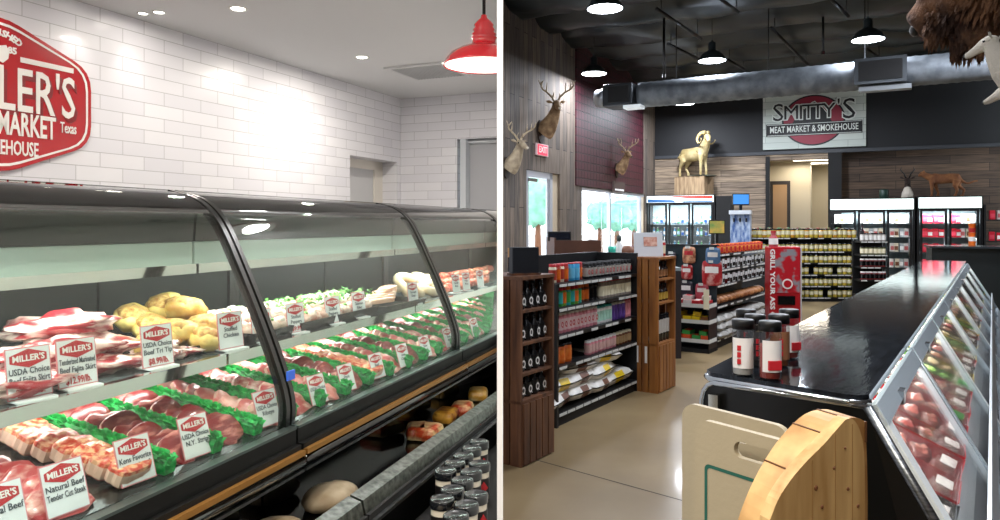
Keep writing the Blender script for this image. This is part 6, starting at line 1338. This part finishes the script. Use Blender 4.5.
# round wooden boards
pine = brickmat('pine_staves', '#c79a5e', '#b98a50', '#9a6c3a', 3.0, .075, .0012, .5, .0, False, .15, wood=False)
def pinemat():
    m = mat('pine_board', '#9c7644', .5, col2='#cfae78', scale=3.2, det=6, stretch=(9, 9, .9), lo=.3, hi=.7, kind='noise'); return m
pm = pinemat(); bt = mat('butcher_block_edge', '#8f6638', .5, col2='#c09a64', scale=3, stretch=(4, 4, 4))
RBF = Fr(.66, 1.16, 20.0)
def woodboard(F, y, th, outline, lab, nm, knots=True, segs=False, m=pm):
    e = tag(empty(nm, F.w(0, y, 0), F.t), lab, 'wooden board', 'wooden boards'); cz = .662; e.location.z = cz
    if knots:
        for px, p0_ in ((812, 460), (835, 434), (852, 424)): x_ = F.x(px, 0); MB().box(x_, x_+.0012, -.0006, 0, .0, F.z(px, p0_, 0)-cz).build('stave_seam', mat('pine_seam', '#9a7546', .6), e)
    MB().prism([(a, b-cz) for a, b in outline], 0, th, 'y').build('board_body', m, e, bevel=.003)
    if knots:
        for a, b, r in [(F.x(px, 0), F.z(px, py, 0)-cz, q) for px, py, q in ((816, 488, .004), (834, 468, .0025), (848, 489, .003), (822, 507, .003), (858, 506, .003), (845, 448, .002))]: MB().lathe([(r, 0), (r*.6, .0012)], seg=10, M=Matrix.Translation((a, -.0001, b)) @ Matrix.Rotation(PI/2, 4, 'X')).build('knot', mat('knot_brown', '#6b3f1e', .6), e)
    return e
def outl(F, y, pts):
    return [(F.x(px, y), F.z(px, py, y)) for px, py in pts]
# front oblong pine board: dome-topped, stands upright on the cart
FO = Fr(.54, 1.08, 22.0)
front = cr([(770, 520), (778, 500), (790, 481), (806, 462), (824, 444), (838, 428), (847, 419), (855, 421), (861, 434), (864, 452), (865, 490), (865, 530)], 3)
fo = outl(FO, 0, front); xL, xR = min(a for a, b in fo)-.02, max(a for a, b in fo); fo = [(fo[0][0]-.03, .9), *fo[0:], (xR, .662), (xL-.04, .662), (xL-.04, .8)]
woodboard(FO, 0, .02, fo, 'round-topped knotty pine board standing in front of the black end panel', 'pine_board')
back = cr([(741, 560), (752, 520), (766, 486), (783, 456), (800, 434), (818, 418), (836, 413), (848, 416), (850, 424), (851, 445), (852, 480), (852, 530)], 3)
bo = outl(FO, .055, back); xL, xR = min(a for a, b in bo), max(a for a, b in bo); bo = [*bo, (xR, .662), (xL, .662)]
e = woodboard(FO, .026, .055, bo, 'thick round segmented butcher-block board behind the pine board', 'butcher_block', knots=False, m=bt)
dm = mat('block_seam', '#5d3a1c', .6)
pts3 = outl(FO, .055, back); 
for k in (8, 13, 17, 22):
    a, b = pts3[k]; MB().box(a-.001, a+.003, -.001, .056, b-.662-.03, b-.662+.0012).build('seam', dm, e)

# ------------------------------------------------------------------ outdoors
struct(MB().add([(-60, 12, -.05), (5, 20.5, -.05), (60, 120, -.05), (-60, 120, -.05)], [(0, 1, 2, 3)]).build('ground_outside', mat('car_park', '#b9b7b0', .9)))
lfm = mat('tree_green', '#6aa892', .8, col2='#8fc9b4', scale=3)
for k, (px, py, D, r) in enumerate([(538, 198, 30, 1.6), (600, 215, 36, 1.0), (617, 214, 34, 1.1), (634, 212, 40, 1.4)]):
    p = U(px, py, D); r *= .62; e = tag(empty('tree', (p.x, p.y, -.05)), 'blurred green tree outside, '+['seen through the glass door', 'left of the window mullion', 'just right of the window mullion', 'at the right side of window'][k], 'tree', 'trees outside')
    MB().ell((0, 0, p.z+.05), (r, r, r*1.1), 0, 18, nz=.5, ns=3, seed=k).build('crown', lfm, e); MB().tube([(0, 0, 0), (0, 0, p.z)], [.15, .1], seg=8).build('trunk', brownp, e)
for o in PROTO: bpy.data.objects.remove(o)
do_clip()
# ------------------------------------------------------------------ world, camera, look
w = bpy.data.worlds.new('World'); SC.world = w; w.use_nodes = True; bg = w.node_tree.nodes['Background']; bg.inputs[0].default_value = (.86, .94, 1, 1); bg.inputs[1].default_value = 5.5
cam = bpy.data.cameras.new('Camera'); co = bpy.data.objects.new('Camera', cam); COL.objects.link(co); SC.camera = co
co.location = (0, 0, H); co.rotation_euler = (PI/2, 0, 0); cam.sensor_width = 36; cam.lens = FPX/1000*36; cam.shift_y = -(260-HY)/1000; cam.clip_start = .05; cam.clip_end = 500
SC.view_settings.view_transform = 'Standard'; SC.view_settings.look = 'None'; SC.view_settings.gamma = 1; SC.view_settings.exposure = 0; SC.view_settings.use_curve_mapping = False
SC.cycles.use_denoising = True; SC.cycles.max_bounces = 8; SC.cycles.transparent_max_bounces = 16; SC.cycles.sample_clamp_indirect = 6
